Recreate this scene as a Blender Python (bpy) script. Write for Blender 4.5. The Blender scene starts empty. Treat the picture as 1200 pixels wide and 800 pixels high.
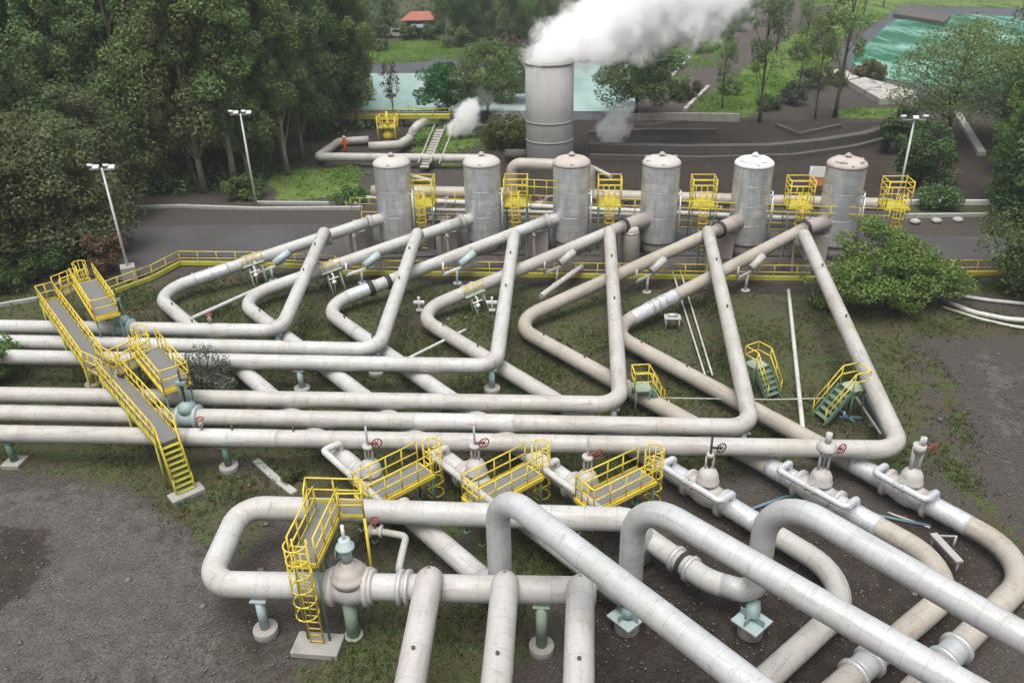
import bpy, bmesh, math, random
import numpy as np
from mathutils import Vector, Matrix
R = math.radians
random.seed(7); rng = np.random.default_rng(11)
S = bpy.context.scene; COL = S.collection
# ------------------------------------------------------------------ camera
F, TH, RO, H = 950.0, R(27.82), R(-1.43), 23.0
fw = Vector((0, math.cos(TH), -math.sin(TH))); up0 = Vector((0, math.sin(TH), math.cos(TH))); rt0 = Vector((1, 0, 0))
rt = rt0*math.cos(RO) + up0*math.sin(RO); up = up0*math.cos(RO) - rt0*math.sin(RO)
cd = bpy.data.cameras.new('camera'); cam = bpy.data.objects.new('camera', cd); COL.objects.link(cam); S.camera = cam
cd.sensor_fit = 'HORIZONTAL'; cd.sensor_width = 36; cd.lens = 36*F/1200; cd.clip_start = .1; cd.clip_end = 8000
cam.matrix_world = Matrix(((rt.x, up.x, -fw.x, 0), (rt.y, up.y, -fw.y, 0), (rt.z, up.z, -fw.z, H), (0, 0, 0, 1)))
def at(px, py, z=0.0):
    """survey point of the site: where the sight line through a spot of the 1200x800 photo meets height z"""
    d = fw*F + rt*(px-600) - up*(py-400); t = (z-H)/d.z
    return Vector((d.x*t, d.y*t, z))
def proj(P):
    d = Vector(P) - Vector((0, 0, H)); w = d.dot(fw)
    return 600+F*d.dot(rt)/w, 400-F*d.dot(up)/w
def ppm(P): return F/(Vector(P)-Vector((0, 0, H))).dot(fw)
def height_to(b, y):
    lo, hi = 0., 60.
    for _ in range(50):
        m = (lo+hi)/2
        if proj((b.x, b.y, m))[1] > y: lo = m
        else: hi = m
    return lo
# ------------------------------------------------------------------ materials
MATS = {}
class NT:
    def __init__(s, name):
        s.m = bpy.data.materials.new(name); s.m.use_nodes = True; s.t = s.m.node_tree; s.t.nodes.clear()
        s.out = s.n('ShaderNodeOutputMaterial')
    def n(s, typ, **k):
        nd = s.t.nodes.new(typ)
        for a, v in k.items(): setattr(nd, a, v)
        return nd
    def l(s, a, b): s.t.links.new(a, b)
    def inp(s, sock, v):
        if hasattr(v, 'is_output') or isinstance(v, bpy.types.NodeSocket): s.l(v, sock)
        else: sock.default_value = v
    def math(s, op, a, b=0.0, clamp=False):
        m = s.n('ShaderNodeMath', operation=op); m.use_clamp = clamp; s.inp(m.inputs[0], a); s.inp(m.inputs[1], b); return m.outputs[0]
    def mix(s, f, a, b, mode='MIX'):
        m = s.n('ShaderNodeMix', data_type='RGBA', blend_type=mode); s.inp(m.inputs[0], f)
        s.inp(m.inputs[6], a if not isinstance(a, tuple) else (*a, 1)); s.inp(m.inputs[7], b if not isinstance(b, tuple) else (*b, 1)); return m.outputs[2]
    def noise(s, vec, scale, detail=4, rough=.55, dist=0):
        n = s.n('ShaderNodeTexNoise'); n.inputs['Scale'].default_value = scale; n.inputs['Detail'].default_value = detail
        n.inputs['Roughness'].default_value = rough; n.inputs['Distortion'].default_value = dist
        if vec is not None: s.l(vec, n.inputs['Vector'])
        return n.outputs[0]
    def ramp(s, f, lo, hi, c0=0., c1=1.):
        m = s.n('ShaderNodeMapRange'); m.interpolation_type = 'SMOOTHSTEP'; s.inp(m.inputs[0], f)
        for i, v in ((1, lo), (2, hi), (3, c0), (4, c1)): m.inputs[i].default_value = v
        return m.outputs[0]
    def attr(s, name): return s.n('ShaderNodeAttribute', attribute_name=name)
    def obj(s): return s.n('ShaderNodeTexCoord').outputs['Object']
    def rand(s): return s.n('ShaderNodeObjectInfo').outputs['Random']
    def bsdf(s, base, rough=.6, metal=0., bump=None, bs=.3, bd=.02, spec=.4):
        p = s.n('ShaderNodeBsdfPrincipled'); s.inp(p.inputs['Base Color'], base if not isinstance(base, tuple) else (*base, 1))
        s.inp(p.inputs['Roughness'], rough); p.inputs['Metallic'].default_value = metal; p.inputs['Specular IOR Level'].default_value = spec
        if bump is not None:
            b = s.n('ShaderNodeBump'); b.inputs['Strength'].default_value = bs; b.inputs['Distance'].default_value = bd
            s.l(bump, b.inputs['Height']); s.l(b.outputs[0], p.inputs['Normal'])
        return p.outputs[0]
    def done(s, sh): s.l(sh, s.out.inputs['Surface']); return s.m
def simple(name, col, rough=.6, metal=0., var=.25, scale=3., dirt=None, dirtamt=.5):
    t = NT(name); o = t.obj(); n = t.noise(o, scale, 6)
    c = t.mix(n, tuple(x*(1-var) for x in col), tuple(min(1, x*(1+var)) for x in col))
    if dirt:
        d = t.ramp(t.noise(o, scale*.6, 8, .65), .52, .72, 0, dirtamt); c = t.mix(d, c, dirt)
    MATS[name] = t.done(t.bsdf(c, rough, metal, t.noise(o, scale*8, 3), .15, .01)); return MATS[name]
def pipe_mat(name, col, seam=1.25, rough=.45, metal=0., dirtamt=.85, streak=1.2, seamamt=.26):
    t = NT(name); o = t.obj(); L = t.attr('run').outputs['Fac']; r = t.rand()
    q = t.math('DIVIDE', L, seam); seg = t.math('FLOOR', q); fr = t.math('FRACT', q)
    wn = t.n('ShaderNodeTexWhiteNoise', noise_dimensions='2D'); cb = t.n('ShaderNodeCombineXYZ'); t.l(seg, cb.inputs[0]); t.l(t.math('MULTIPLY', r, 91.), cb.inputs[1]); t.l(cb.outputs[0], wn.inputs['Vector'])
    v = t.math('MULTIPLY_ADD', wn.outputs['Value'], .08); v.node.inputs[2].default_value = .95
    base = t.mix(1., col, (1, 1, 1), 'MULTIPLY')
    hs = t.n('ShaderNodeHueSaturation'); t.l(base, hs.inputs['Color']); t.l(v, hs.inputs['Value']); c = hs.outputs[0]
    # grime: broad discolouration + speckled lichen + drip marks
    c = t.mix(t.ramp(t.noise(o, .55, 6, .6), .42, .72, 0, dirtamt), c, tuple(x*y for x, y in zip(col, (.78, .75, .69))))
    c = t.mix(t.ramp(t.noise(o, 5., 8, .7), .55, .75, 0, dirtamt*.8), c, (.20, .185, .15))
    c = t.mix(t.ramp(t.noise(o, 16., 3, .6), .66, .72, 0, .55*streak), c, (.10, .09, .075))
    mp = t.n('ShaderNodeCombineXYZ'); t.l(t.math('MULTIPLY', L, .25), mp.inputs[0]); t.l(t.attr('turn').outputs['Fac'], mp.inputs[1]); t.l(t.math('MULTIPLY', r, 37.), mp.inputs[2])
    c = t.mix(t.ramp(t.noise(mp.outputs[0], 2.6, 6, .62, .4), .50, .74, 0, dirtamt*.85), c, tuple(x*y for x, y in zip(col, (.60, .55, .47))))
    mq = t.n('ShaderNodeCombineXYZ'); t.l(t.math('MULTIPLY', L, 2.2), mq.inputs[0]); t.l(t.math('MULTIPLY', t.attr('turn').outputs['Fac'], .5), mq.inputs[1]); t.l(t.math('MULTIPLY', r, 17.), mq.inputs[2])
    c = t.mix(t.ramp(t.noise(mq.outputs[0], 1.5, 5, .7), .56, .76, 0, dirtamt*.8), c, (.17, .155, .13))
    sm = t.math('LESS_THAN', fr, .03); sm2 = t.math('MULTIPLY', sm, seamamt)
    c = t.mix(sm2, c, (.16, .15, .14))
    h = t.math('ADD', t.math('MULTIPLY', sm, -1.), t.noise(o, 2.2, 4))
    MATS[name] = t.done(t.bsdf(c, t.ramp(t.noise(o, 3, 4), .3, .7, rough-.1, rough+.2), metal, h, .25, .02)); return MATS[name]
pipe_mat('pipe_white', (.465, .465, .455)); pipe_mat('pipe_cream', (.425, .415, .39)); pipe_mat('pipe_beige', (.385, .355, .31), dirtamt=.8)
pipe_mat('pipe_pink', (.44, .43, .415), dirtamt=.7); pipe_mat('pipe_grey', (.475, .49, .495), seam=.55, rough=.4, metal=.12, dirtamt=.65, seamamt=.36); pipe_mat('pipe_pale', (.50, .50, .49), seam=1.0)
pipe_mat('clad_bare', (.58, .60, .62), seam=.6, rough=.3, metal=.35, dirtamt=.3)
pipe_mat('thin_pipe', (.5, .5, .47), seam=3.)
simple('dark_band', (.03, .03, .03), .7); simple('yellow_paint', (.66, .52, .06), .6, var=.3, scale=2.5, dirt=(.30, .21, .07), dirtamt=.75)
simple('yellow_green_paint', (.42, .40, .06), .55, var=.25, scale=2); simple('grating', (.16, .16, .155), .7, var=.4, scale=14)
simple('concrete', (.30, .29, .265), .9, var=.3, scale=1.5, dirt=(.12, .11, .09)); simple('concrete_pink', (.33, .29, .27), .9, var=.25, scale=1., dirt=(.17, .15, .13))
simple('concrete_dark', (.085, .078, .072), .9, var=.4, scale=1.); simple('concrete_pale', (.36, .345, .31), .9, var=.35, scale=.8, dirt=(.11, .10, .08), dirtamt=.95)
simple('teal_paint', (.24, .34, .33), .5, var=.2, scale=2, dirt=(.22, .22, .19)); simple('pale_teal', (.36, .44, .44), .5, var=.15, scale=2, dirt=(.3, .3, .28))
simple('green_paint', (.11, .19, .14), .55, var=.3, scale=2, dirt=(.12, .14, .09)); simple('sage_paint', (.26, .33, .26), .6, var=.2, scale=3, dirt=(.18, .19, .14))
simple('valve_white', (.42, .405, .385), .5, var=.2, scale=3, dirt=(.24, .21, .18)); simple('valve_rust', (.40, .365, .335), .6, var=.2, scale=3, dirt=(.26, .17, .12))
simple('steel', (.45, .46, .47), .4, metal=.6, var=.2); simple('red_paint', (.23, .06, .05), .6); simple('rust', (.24, .10, .055), .8, var=.4, scale=4)
simple('galvanised', (.50, .51, .51), .45, metal=.4, var=.15); simple('pole_paint', (.60, .62, .60), .5, var=.1); simple('lamp_glass', (.75, .77, .78), .2)
simple('black_rubber', (.02, .02, .022), .5); simple('blue_paint', (.10, .17, .21), .5); simple('roof_tile', (.30, .105, .075), .8, var=.35, scale=3)
simple('wall_paint', (.33, .27, .2), .85); simple('window_dark', (.03, .035, .04), .15); simple('wood_brown', (.10, .06, .04), .8); simple('slate_blue', (.16, .19, .24), .6)
simple('white_paint', (.72, .72, .70), .5, var=.08); simple('orange_paint', (.55, .2, .1), .6); simple('kerb_paint', (.36, .36, .33), .85, dirt=(.16, .15, .13))
simple('bark_pale', (.23, .20, .165), .9, var=.45, scale=1.2); simple('bark_dark', (.09, .075, .06), .9, var=.4, scale=2.); simple('asphalt', (.062, .060, .060), .9, var=.45, scale=.22, dirt=(.095, .085, .075), dirtamt=.8)
simple('track_soil', (.062, .052, .046), .95, var=.5, scale=.4, dirt=(.12, .105, .09))
def clad_mat():                                                     # insulated separators: thin aluminium sheets in rows
    t = NT('tank_cladding'); o = t.obj(); sp = t.n('ShaderNodeSeparateXYZ'); t.l(o, sp.inputs[0])
    row = t.math('DIVIDE', sp.outputs[2], .62); fr = t.math('FRACT', row); fl = t.math('FLOOR', row)
    ang = t.math('ARCTAN2', sp.outputs[1], sp.outputs[0]); sec = t.math('ADD', t.math('MULTIPLY', ang, 2.2), t.math('MULTIPLY', fl, .37)); fs = t.math('FRACT', sec); fls = t.math('FLOOR', sec)
    cb = t.n('ShaderNodeCombineXYZ'); t.l(fl, cb.inputs[0]); t.l(fls, cb.inputs[1]); t.l(t.rand(), cb.inputs[2])
    wn = t.n('ShaderNodeTexWhiteNoise'); t.l(cb.outputs[0], wn.inputs['Vector'])
    c = t.mix(wn.outputs['Value'], (.60, .625, .66), (.74, .76, .79))
    c = t.mix(t.ramp(t.noise(o, 1.1, 7, .65), .45, .75, 0, .75), c, (.42, .41, .39))
    mp = t.n('ShaderNodeMapping'); mp.inputs['Scale'].default_value = (3., 3., .18); ro = t.n('ShaderNodeVectorMath', operation='ADD'); t.l(o, ro.inputs[0]); rc = t.n('ShaderNodeCombineXYZ'); t.l(t.math('MULTIPLY', t.rand(), 60.), rc.inputs[0]); t.l(rc.outputs[0], ro.inputs[1]); t.l(ro.outputs[0], mp.inputs[0])
    c = t.mix(t.ramp(t.noise(mp.outputs[0], 2., 5, .6), .50, .74, 0, .5), c, (.27, .265, .26))
    sm = t.math('MAXIMUM', t.math('LESS_THAN', fr, .07), t.math('LESS_THAN', fs, .03)); c = t.mix(t.math('MULTIPLY', sm, .3), c, (.18, .18, .19))
    h = t.math('ADD', t.math('MULTIPLY', sm, -1.), t.math('MULTIPLY', t.noise(o, 2.5, 4), 1.5))
    MATS['tank_cladding'] = t.done(t.bsdf(c, .33, .6, h, .4, .03))
clad_mat()
simple('tank_cap_cream', (.46, .445, .41), .7, var=.15, scale=2, dirt=(.34, .29, .24)); simple('tank_cap_white', (.70, .70, .69), .5, var=.15, scale=4, dirt=(.5, .49, .46)); simple('tank_cap_pink', (.42, .375, .345), .75, var=.2, scale=2, dirt=(.33, .28, .25))
def stack_mat():
    t = NT('stack_concrete'); o = t.obj(); mp = t.n('ShaderNodeMapping'); mp.inputs['Scale'].default_value = (2., 2., .12); t.l(o, mp.inputs[0])
    c = t.mix(t.noise(mp.outputs[0], 1.2, 6, .6), (.31, .31, .305), (.41, .41, .40)); c = t.mix(t.ramp(t.noise(o, .6, 7), .5, .7, 0, .5), c, (.27, .265, .255))
    MATS['stack_concrete'] = t.done(t.bsdf(c, .75, 0., t.noise(o, 6, 5), .2, .02))
stack_mat()
def leaf_mat(name, a, b, c2=None, ns=.35):
    t = NT(name); tint = t.attr('tint').outputs['Fac']; o = t.obj(); n = t.noise(o, ns, 4); r = t.rand()
    f = t.math('ADD', t.math('MULTIPLY', tint, .55), t.math('MULTIPLY', t.math('SUBTRACT', n, .28), .95), True)
    c = t.mix(f, a, b)
    if c2: c = t.mix(t.ramp(t.noise(o, ns*2.1, 3), .56, .70, 0, .5), c, c2)
    hs = t.n('ShaderNodeHueSaturation'); t.l(c, hs.inputs['Color']); hs.inputs['Hue'].default_value = .5
    t.l(t.ramp(r, 0, 1, .475, .52), hs.inputs['Hue']); t.l(t.ramp(t.math('FRACT', t.math('MULTIPLY', r, 7.3)), 0, 1, .72, 1.25), hs.inputs['Value']); c = hs.outputs[0]
    p = t.bsdf(c, .6, spec=.25); tr = t.n('ShaderNodeBsdfTranslucent'); t.l(c, tr.inputs['Color'])
    mx = t.n('ShaderNodeMixShader'); mx.inputs[0].default_value = .36; t.l(p, mx.inputs[1]); t.l(tr.outputs[0], mx.inputs[2])
    MATS[name] = t.done(mx.outputs[0]); return MATS[name]
leaf_mat('leaf_eucalyptus', (.090, .150, .058), (.255, .345, .125)); leaf_mat('leaf_dark', (.062, .115, .046), (.165, .25, .088))
leaf_mat('leaf_olive', (.105, .132, .06), (.235, .265, .115), (.17, .105, .065)); leaf_mat('leaf_bright', (.045, .10, .028), (.13, .22, .06)); leaf_mat('leaf_bush', (.06, .11, .028), (.19, .27, .07), ns=.6)
leaf_mat('leaf_spruce', (.02, .09, .03), (.05, .20, .07)); leaf_mat('leaf_dry', (.09, .06, .045), (.17, .12, .09)); leaf_mat('leaf_grey', (.07, .09, .07), (.16, .19, .14)); leaf_mat('leaf_moss', (.05, .065, .02), (.12, .14, .045), ns=.8); leaf_mat('leaf_rust', (.085, .06, .033), (.17, .115, .06))
leaf_mat('leaf_lawn', (.12, .26, .04), (.22, .40, .075), ns=.2)
# ------------------------------------------------------------------ mesh builder
ORI = {}
def vec(p): return Vector((p[0], p[1], p[2]))
class MB:
    def __init__(s): s.v = []; s.f = []; s.run = []; s.sm = []; s.turn = []
    def add(s, vs, fs, smooth=False, run=None, turn=None):
        b = len(s.v); s.v += [tuple(x) for x in vs]; s.run += list(run) if run is not None else [0.]*len(vs); s.turn += list(turn) if turn is not None else [0.]*len(vs)
        s.f += [tuple(i+b for i in f) for f in fs]; s.sm += [smooth]*len(fs); return s
    def box(s, c, size, rz=0., frame=None):
        c = vec(c); hx, hy, hz = (d/2 for d in size)
        M = frame if frame is not None else Matrix.Rotation(rz, 3, 'Z')
        vs = [c + M @ Vector((x*hx, y*hy, z*hz)) for z in (-1, 1) for y in (-1, 1) for x in (-1, 1)]
        return s.add(vs, [(0, 2, 3, 1), (4, 5, 7, 6), (0, 1, 5, 4), (2, 6, 7, 3), (0, 4, 6, 2), (1, 3, 7, 5)])
    def beam(s, p, q, w, h):
        p, q = vec(p), vec(q); x = (q-p).normalized(); y = Vector((0, 0, 1)).cross(x)
        if y.length < 1e-4: y = Vector((0, 1, 0))
        y.normalize(); z = x.cross(y); M = Matrix((x, y, z)).transposed()
        return s.box((p+q)/2, ((q-p).length, w, h), frame=M)
    def sweep(s, pts, r, seg=16, caps=True, rad=None):
        P = [vec(p) for p in pts]; n = len(P); T = []
        for i in range(n):
            a = P[min(i+1, n-1)] - P[max(i-1, 0)]; T.append(a.normalized())
        N = T[0].orthogonal().normalized(); vs = []; run = []; L = 0.
        for i in range(n):
            if i: L += (P[i]-P[i-1]).length
            N = (N - T[i]*N.dot(T[i])).normalized(); B = T[i].cross(N); rr = rad[i] if rad else r
            for k in range(seg):
                a = 2*math.pi*k/seg; vs.append(P[i] + (N*math.cos(a)+B*math.sin(a))*rr); run.append(L)
        fs = [(i*seg+k, i*seg+(k+1) % seg, (i+1)*seg+(k+1) % seg, (i+1)*seg+k) for i in range(n-1) for k in range(seg)]
        s.add(vs, fs, True, run, [abs(2*k/seg-1)*2.2 for _ in range(n) for k in range(seg)])
        if caps:
            b = len(s.v)-len(vs)
            s.f += [tuple(b+k for k in range(seg))[::-1], tuple(b+(n-1)*seg+k for k in range(seg))]; s.sm += [False, False]
        return s
    def cyl(s, p, q, r, seg=20, r2=None):
        p, q = vec(p), vec(q); return s.sweep([p, q], r, seg, True, [r, r if r2 is None else r2])
    def lathe(s, c, prof, seg=28, axis=(0, 0, 1)):
        c = vec(c); ax = vec(axis).normalized(); N = ax.orthogonal().normalized(); B = ax.cross(N); n = len(prof); vs = []
        for r, z in prof:
            for k in range(seg):
                a = 2*math.pi*k/seg; vs.append(c + ax*z + (N*math.cos(a)+B*math.sin(a))*r)
        fs = [(i*seg+k, i*seg+(k+1) % seg, (i+1)*seg+(k+1) % seg, (i+1)*seg+k) for i in range(n-1) for k in range(seg)]
        s.add(vs, fs, True)
        b = len(s.v)-len(vs); s.f += [tuple(b+k for k in range(seg))[::-1], tuple(b+(n-1)*seg+k for k in range(seg))]; s.sm += [True, True]
        return s
    def ring(s, c, axis, r, t, seg=24, tseg=6):
        c = vec(c); ax = vec(axis).normalized(); N = ax.orthogonal().normalized(); B = ax.cross(N)
        vs = []
        for k in range(seg):
            a = 2*math.pi*k/seg; d = N*math.cos(a)+B*math.sin(a)
            for j in range(tseg):
                b = 2*math.pi*j/tseg; vs.append(c + d*(r+t*math.cos(b)) + ax*t*math.sin(b))
        return s.add(vs, [(k*tseg+j, k*tseg+(j+1) % tseg, ((k+1) % seg)*tseg+(j+1) % tseg, ((k+1) % seg)*tseg+j) for k in range(seg) for j in range(tseg)], True)
    def poly(s, pts, z0, z1):
        n = len(pts); vs = [(p[0], p[1], z0) for p in pts] + [(p[0], p[1], z1) for p in pts]
        return s.add(vs, [tuple(range(n))[::-1], tuple(range(n, 2*n))] + [(i, (i+1) % n, n+(i+1) % n, n+i) for i in range(n)])
    def build(s, name, mat, parent=None, o=None, bevel=0.):
        """one mesh object; o is where its own origin goes when it has no parent"""
        og = Vector(ORI.get(parent.name, (0, 0, 0))) if parent else (vec(o) if o is not None else Vector((0, 0, 0)))
        me = bpy.data.meshes.new(name); me.from_pydata([tuple(Vector(v)-og) for v in s.v], [], s.f); me.update()
        me.polygons.foreach_set('use_smooth', s.sm)
        a = me.attributes.new('run', 'FLOAT', 'POINT'); a.data.foreach_set('value', s.run); a = me.attributes.new('turn', 'FLOAT', 'POINT'); a.data.foreach_set('value', s.turn)
        bm = bmesh.new(); bm.from_mesh(me); bmesh.ops.recalc_face_normals(bm, faces=bm.faces[:]); bm.to_mesh(me); bm.free()
        me.materials.append(MATS[mat]); ob = bpy.data.objects.new(name, me); COL.objects.link(ob)
        if parent: ob.parent = parent
        else: ob.location = og
        ORI[ob.name] = tuple(og)
        if bevel:
            md = ob.modifiers.new('edge', 'BEVEL'); md.width = bevel; md.segments = 2; md.limit_method = 'ANGLE'
        return ob
def tag(o, label=None, cat=None, group=None, kind=None):
    for k, v in (('label', label), ('category', cat), ('group', group), ('kind', kind)):
        if v: o[k] = v
    return o
def empty(name, loc, label, cat, group=None, local=False):
    o = bpy.data.objects.new(name, None); o.empty_display_size = .2; COL.objects.link(o); o.location = loc; ORI[o.name] = (0, 0, 0) if local else tuple(loc)
    return tag(o, label, cat, group)
def copy_tree(o, parent=None):
    c = o.copy(); COL.objects.link(c)
    if parent: c.parent = parent
    for ch in [x for x in o.children]: copy_tree(ch, c)
    return c
def fillet(pts, R_, n=10):
    P = [vec(p) for p in pts]; rs = R_ if isinstance(R_, (list, tuple)) else [R_]*(len(P)-2); out = [P[0]]
    for i in range(1, len(P)-1):
        a = (P[i-1]-P[i]).normalized(); b = (P[i+1]-P[i]).normalized(); ang = a.angle(b); r = rs[i-1]
        t = r/math.tan(ang/2)
        c = P[i] + (a+b).normalized()*(r/math.sin(ang/2)); s0 = P[i]+a*t - c; s1 = P[i]+b*t - c; w = s0.angle(s1)
        for k in range(n+1):
            u = k/n; out.append(c + (s0*math.sin((1-u)*w)+s1*math.sin(u*w))/math.sin(w))
    out.append(P[-1]); res = [out[0]]
    for p in out[1:]:
        d = (p-res[-1]).length
        if d < 1e-3: continue
        k = max(1, int(d/1.2)); a = res[-1].copy()
        for j in range(1, k+1): res.append(a.lerp(p, j/k))
    return res
def rail(mb, pts, h=1.08, gap=1.15, r=.034, toe=True, closed=False):
    P = [vec(p) for p in pts]; seq = list(zip(P, P[1:])) + ([(P[-1], P[0])] if closed else [])
    for a, b in seq:
        d = (b-a).length; n = max(1, round(d/gap))
        for k in range(n+1):
            p = a.lerp(b, k/n); mb.cyl(p, p+Vector((0, 0, h)), r, 6)
        for z in (h, h*.52): mb.cyl(a+Vector((0, 0, z)), b+Vector((0, 0, z)), r, 6)
        if toe: mb.beam(a+Vector((0, 0, .07)), b+Vector((0, 0, .07)), .02, .13)
    return mb
def ladder(mb, p, q, side, w=.48, r=.025):
    p, q, s_ = vec(p), vec(q), vec(side).normalized()*(w/2)
    for k in (-1, 1): mb.cyl(p+s_*k, q+s_*k, r*1.3, 6)
    n = int((q-p).length/.3)
    for k in range(1, n): c = p.lerp(q, k/n); mb.cyl(c-s_, c+s_, r, 6)
    return mb
def cage(mb, base, top, out, rad=.38, r=.022):
    base, top, out = vec(base), vec(top), vec(out).normalized(); c0 = base+out*rad*.8; L = (top-base).length; n = max(2, int(L/.55)); ax = (top-base).normalized(); sd = ax.cross(out)
    def pt(a, z): return c0 + ax*z + out*math.cos(a)*rad + sd*math.sin(a)*rad
    for k in range(n+1):
        z = L*k/n; mb.sweep([pt(R(a), z) for a in range(-125, 126, 25)], r*1.3, 6)
    for a in (-80, -40, 0, 40, 80): mb.cyl(pt(R(a), 0), pt(R(a), L), r, 6)
    return mb
FA = R(-5.0); EX = Vector((math.cos(FA), math.sin(FA), 0)); EY = Vector((-math.sin(FA), math.cos(FA), 0))
Z = lambda z: Vector((0, 0, z))
# ------------------------------------------------------------------ big pipes
def pipe(pts, bends, r, mat, label, group, name='steam_pipe', seg=22, o=None):
    path = fillet(pts, bends); m = MB(); m.sweep(path, r, seg); ob = m.build(name, mat, o=o or path[0]); tag(ob, label, 'pipe', group); ob['_r'] = r; return ob, path
def along(path, d):
    L = 0.
    for a, b in zip(path, path[1:]):
        l = (b-a).length
        if L+l >= d: return a.lerp(b, (d-L)/l), (b-a).normalized()
        L += l
    return path[-1], (path[-1]-path[-2]).normalized()
def nearest_on(path, P):
    best = None; L = 0.; P = vec(P)
    for a, b in zip(path, path[1:]):
        d = b-a; t = max(0, min(1, (P-a).dot(d)/d.dot(d))); q = a+d*t; e = (q-P).length
        if best is None or e < best[0]: best = (e, L+t*d.length, q, d.normalized())
        L += d.length
    return best
def find_px(path, px, py):
    best = None; L = 0.
    for a, b in zip(path, path[1:]):
        for k in range(6):
            q = a.lerp(b, k/5); x, y = proj(q); e = math.hypot(x-px, y-py)
            if best is None or e < best[0]: best = (e, L+(b-a).length*k/5)
        L += (b-a).length
    return best[1]
def sleeve(ob, path, d0, d1, mat, name='cladding_sleeve', dr=.03, label=None):
    n = max(2, int((d1-d0)/.25)); m = MB(); m.sweep([along(path, d0+(d1-d0)*k/n)[0] for k in range(n+1)], ob['_r']+dr, 22); c = m.build(name, mat, ob)
    if label: c['label'] = label
def band(ob, path, d, mat, w=.12, dr=.09, name='band'):
    p, t = along(path, d); m = MB(); m.lathe(p-t*w/2, [(ob['_r']*.8, 0), (ob['_r']+dr, 0), (ob['_r']+dr, w), (ob['_r']*.8, w)], 24, t); m.build(name, mat, ob)
def stub(ob, path, d, h=.22, mat='concrete_dark', name='vent_stub'):
    p, t = along(path, d); m = MB(); q = p+Vector((0, 0, ob['_r']-.02)); m.cyl(q, q+Z(h), .035, 8); m.lathe(q+Z(h*.55), [(.065, 0), (.065, .05)], 10); m.build(name, mat, ob)
RA, RC = .415, .43
ZA, ZT = 1.75, 3.1
cornerA = [((-150, 380), (329, 388), (381, 269), 'pipe_white'), ((-150, 397), (443, 410), (490, 270), 'pipe_white'), ((-150, 415), (581, 429), (603, 272), 'pipe_white'),
           ((-150, 460), (727, 474), (714, 268), 'pipe_cream'), ((-150, 481), (881, 501), (829, 268), 'pipe_cream'), ((-150, 505), (1057, 527), (941, 272), 'pipe_cream')]
ordA = ['farthest back', 'second from the back', 'third from the back', 'fourth from the back', 'fifth from the back', 'nearest']
tankA = ['first separator from the left', 'second separator from the left', 'third separator from the left', 'fourth separator from the left', 'fifth separator from the left', 'separator beside the leafy bush']
Apath = []; Aobj = []
for i, (a, b, c, mt) in enumerate(cornerA):
    T_ = at(*c, ZT)
    ob, path = pipe([at(*a, ZA), at(*b, ZA), T_, T_ - Z(1.1)], [1.15, .6], RA, mt, 'white clad pipe, %s of six side by side, elbowed to the separators' % ordA[i], 'six pipes running in from the left and elbowed to the separators')
    Apath.append(path); Aobj.append(ob)
    dc = find_px(path, *b)
    for fx, fy in ((.5, 0), (.8, 0)):
        L = (T_-at(*b, ZA)).length; stub(ob, path, dc+L*fx*.9)
sleeve(Aobj[4], Apath[4], find_px(Apath[4], 488, 492), find_px(Apath[4], 605, 494), 'pipe_pale', dr=.006, label='brighter stretch of cladding')
sleeve(Aobj[5], Apath[5], find_px(Apath[5], 220, 513), find_px(Apath[5], 330, 515), 'pipe_pale', dr=.006, label='brighter stretch of cladding')
for d in ((345, 515), (272, 512)): stub(Aobj[5], Apath[5], find_px(Apath[5], *d), .3)
# separators' side lines: from each tank down to a bend, then under the six pipes
sideB = [((430, 261), (180, 344), [(587, 697)], 'pipe_white', 'pipe_white'), ((538, 261), (278, 351), [(737, 703)], 'pipe_white', 'pipe_cream'), ((638, 260), (376, 360), [(829, 680), (884, 696)], 'pipe_white', 'pipe_cream'),
         ((728, 266), (485, 368), [(1013, 690), (700, 975)], 'pipe_cream', 'pipe_cream'), ((840, 270), (598, 379), [(1136, 676), (800, 960)], 'pipe_beige', 'pipe_beige'), ((940, 269), (712, 388), [(1219, 661), (960, 920)], 'pipe_beige', 'pipe_beige')]
cl = [[(297, 447), (587, 697)], [(402, 448), (737, 703)], [(508, 448), (760, 628)], [(535, 398), (850, 597)], [(656, 412), (1016, 611)], [(800, 439), (1097, 597)]]
ZB, ZC, ZK = 2.7, .75, 1.25
Bpath = []; Bobj = []; Cdir = []
lab = ['off-white pipe with a bare metal joint, looping from the first separator', 'off-white plain pipe looping from the second separator to the middle arch',
       'off-white pipe with black bands, looping from the third separator', 'cream pipe from the fourth separator, ending in the innermost front U-bend',
       'beige pipe from the fifth separator, ending in the middle front U-bend', 'beige pipe with a shiny clad joint, ending in the outermost front U-bend']
rise = [(587, 697, 573), (737, 703, 582), (884, 696, 576)]
armpx = [((670, 621), (800, 729)), ((800, 607), (1104, 786)), ((969, 611), (1171, 729))]
for i, (a, b, ends, m1, m2) in enumerate(sideB):
    A_, B_ = at(*a, ZB), at(*b, ZC)
    pts = [A_, B_] + [at(*e, ZK if i < 3 else ZC) for e in ends]; bends = [2.0] + [1.6 if i == 2 else 2.4]*(len(ends)-1)
    if i < 3: pts[-1] = pts[-1] - (pts[-1]-pts[-2]).normalized()*1.15
    ob, path = pipe(pts, bends, RC, m1, lab[i], 'pipes looping away from the separators'); Bpath.append(path); Bobj.append(ob)
    d = (at(*cl[i][1], ZC)-at(*cl[i][0], ZC)).normalized(); Cdir.append(d)
    db = find_px(path, *b)
    for k in (2.5, 6.): stub(ob, path, db+k)
def pt_on(i, px, py): return find_px(Bpath[i], px, py)
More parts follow.
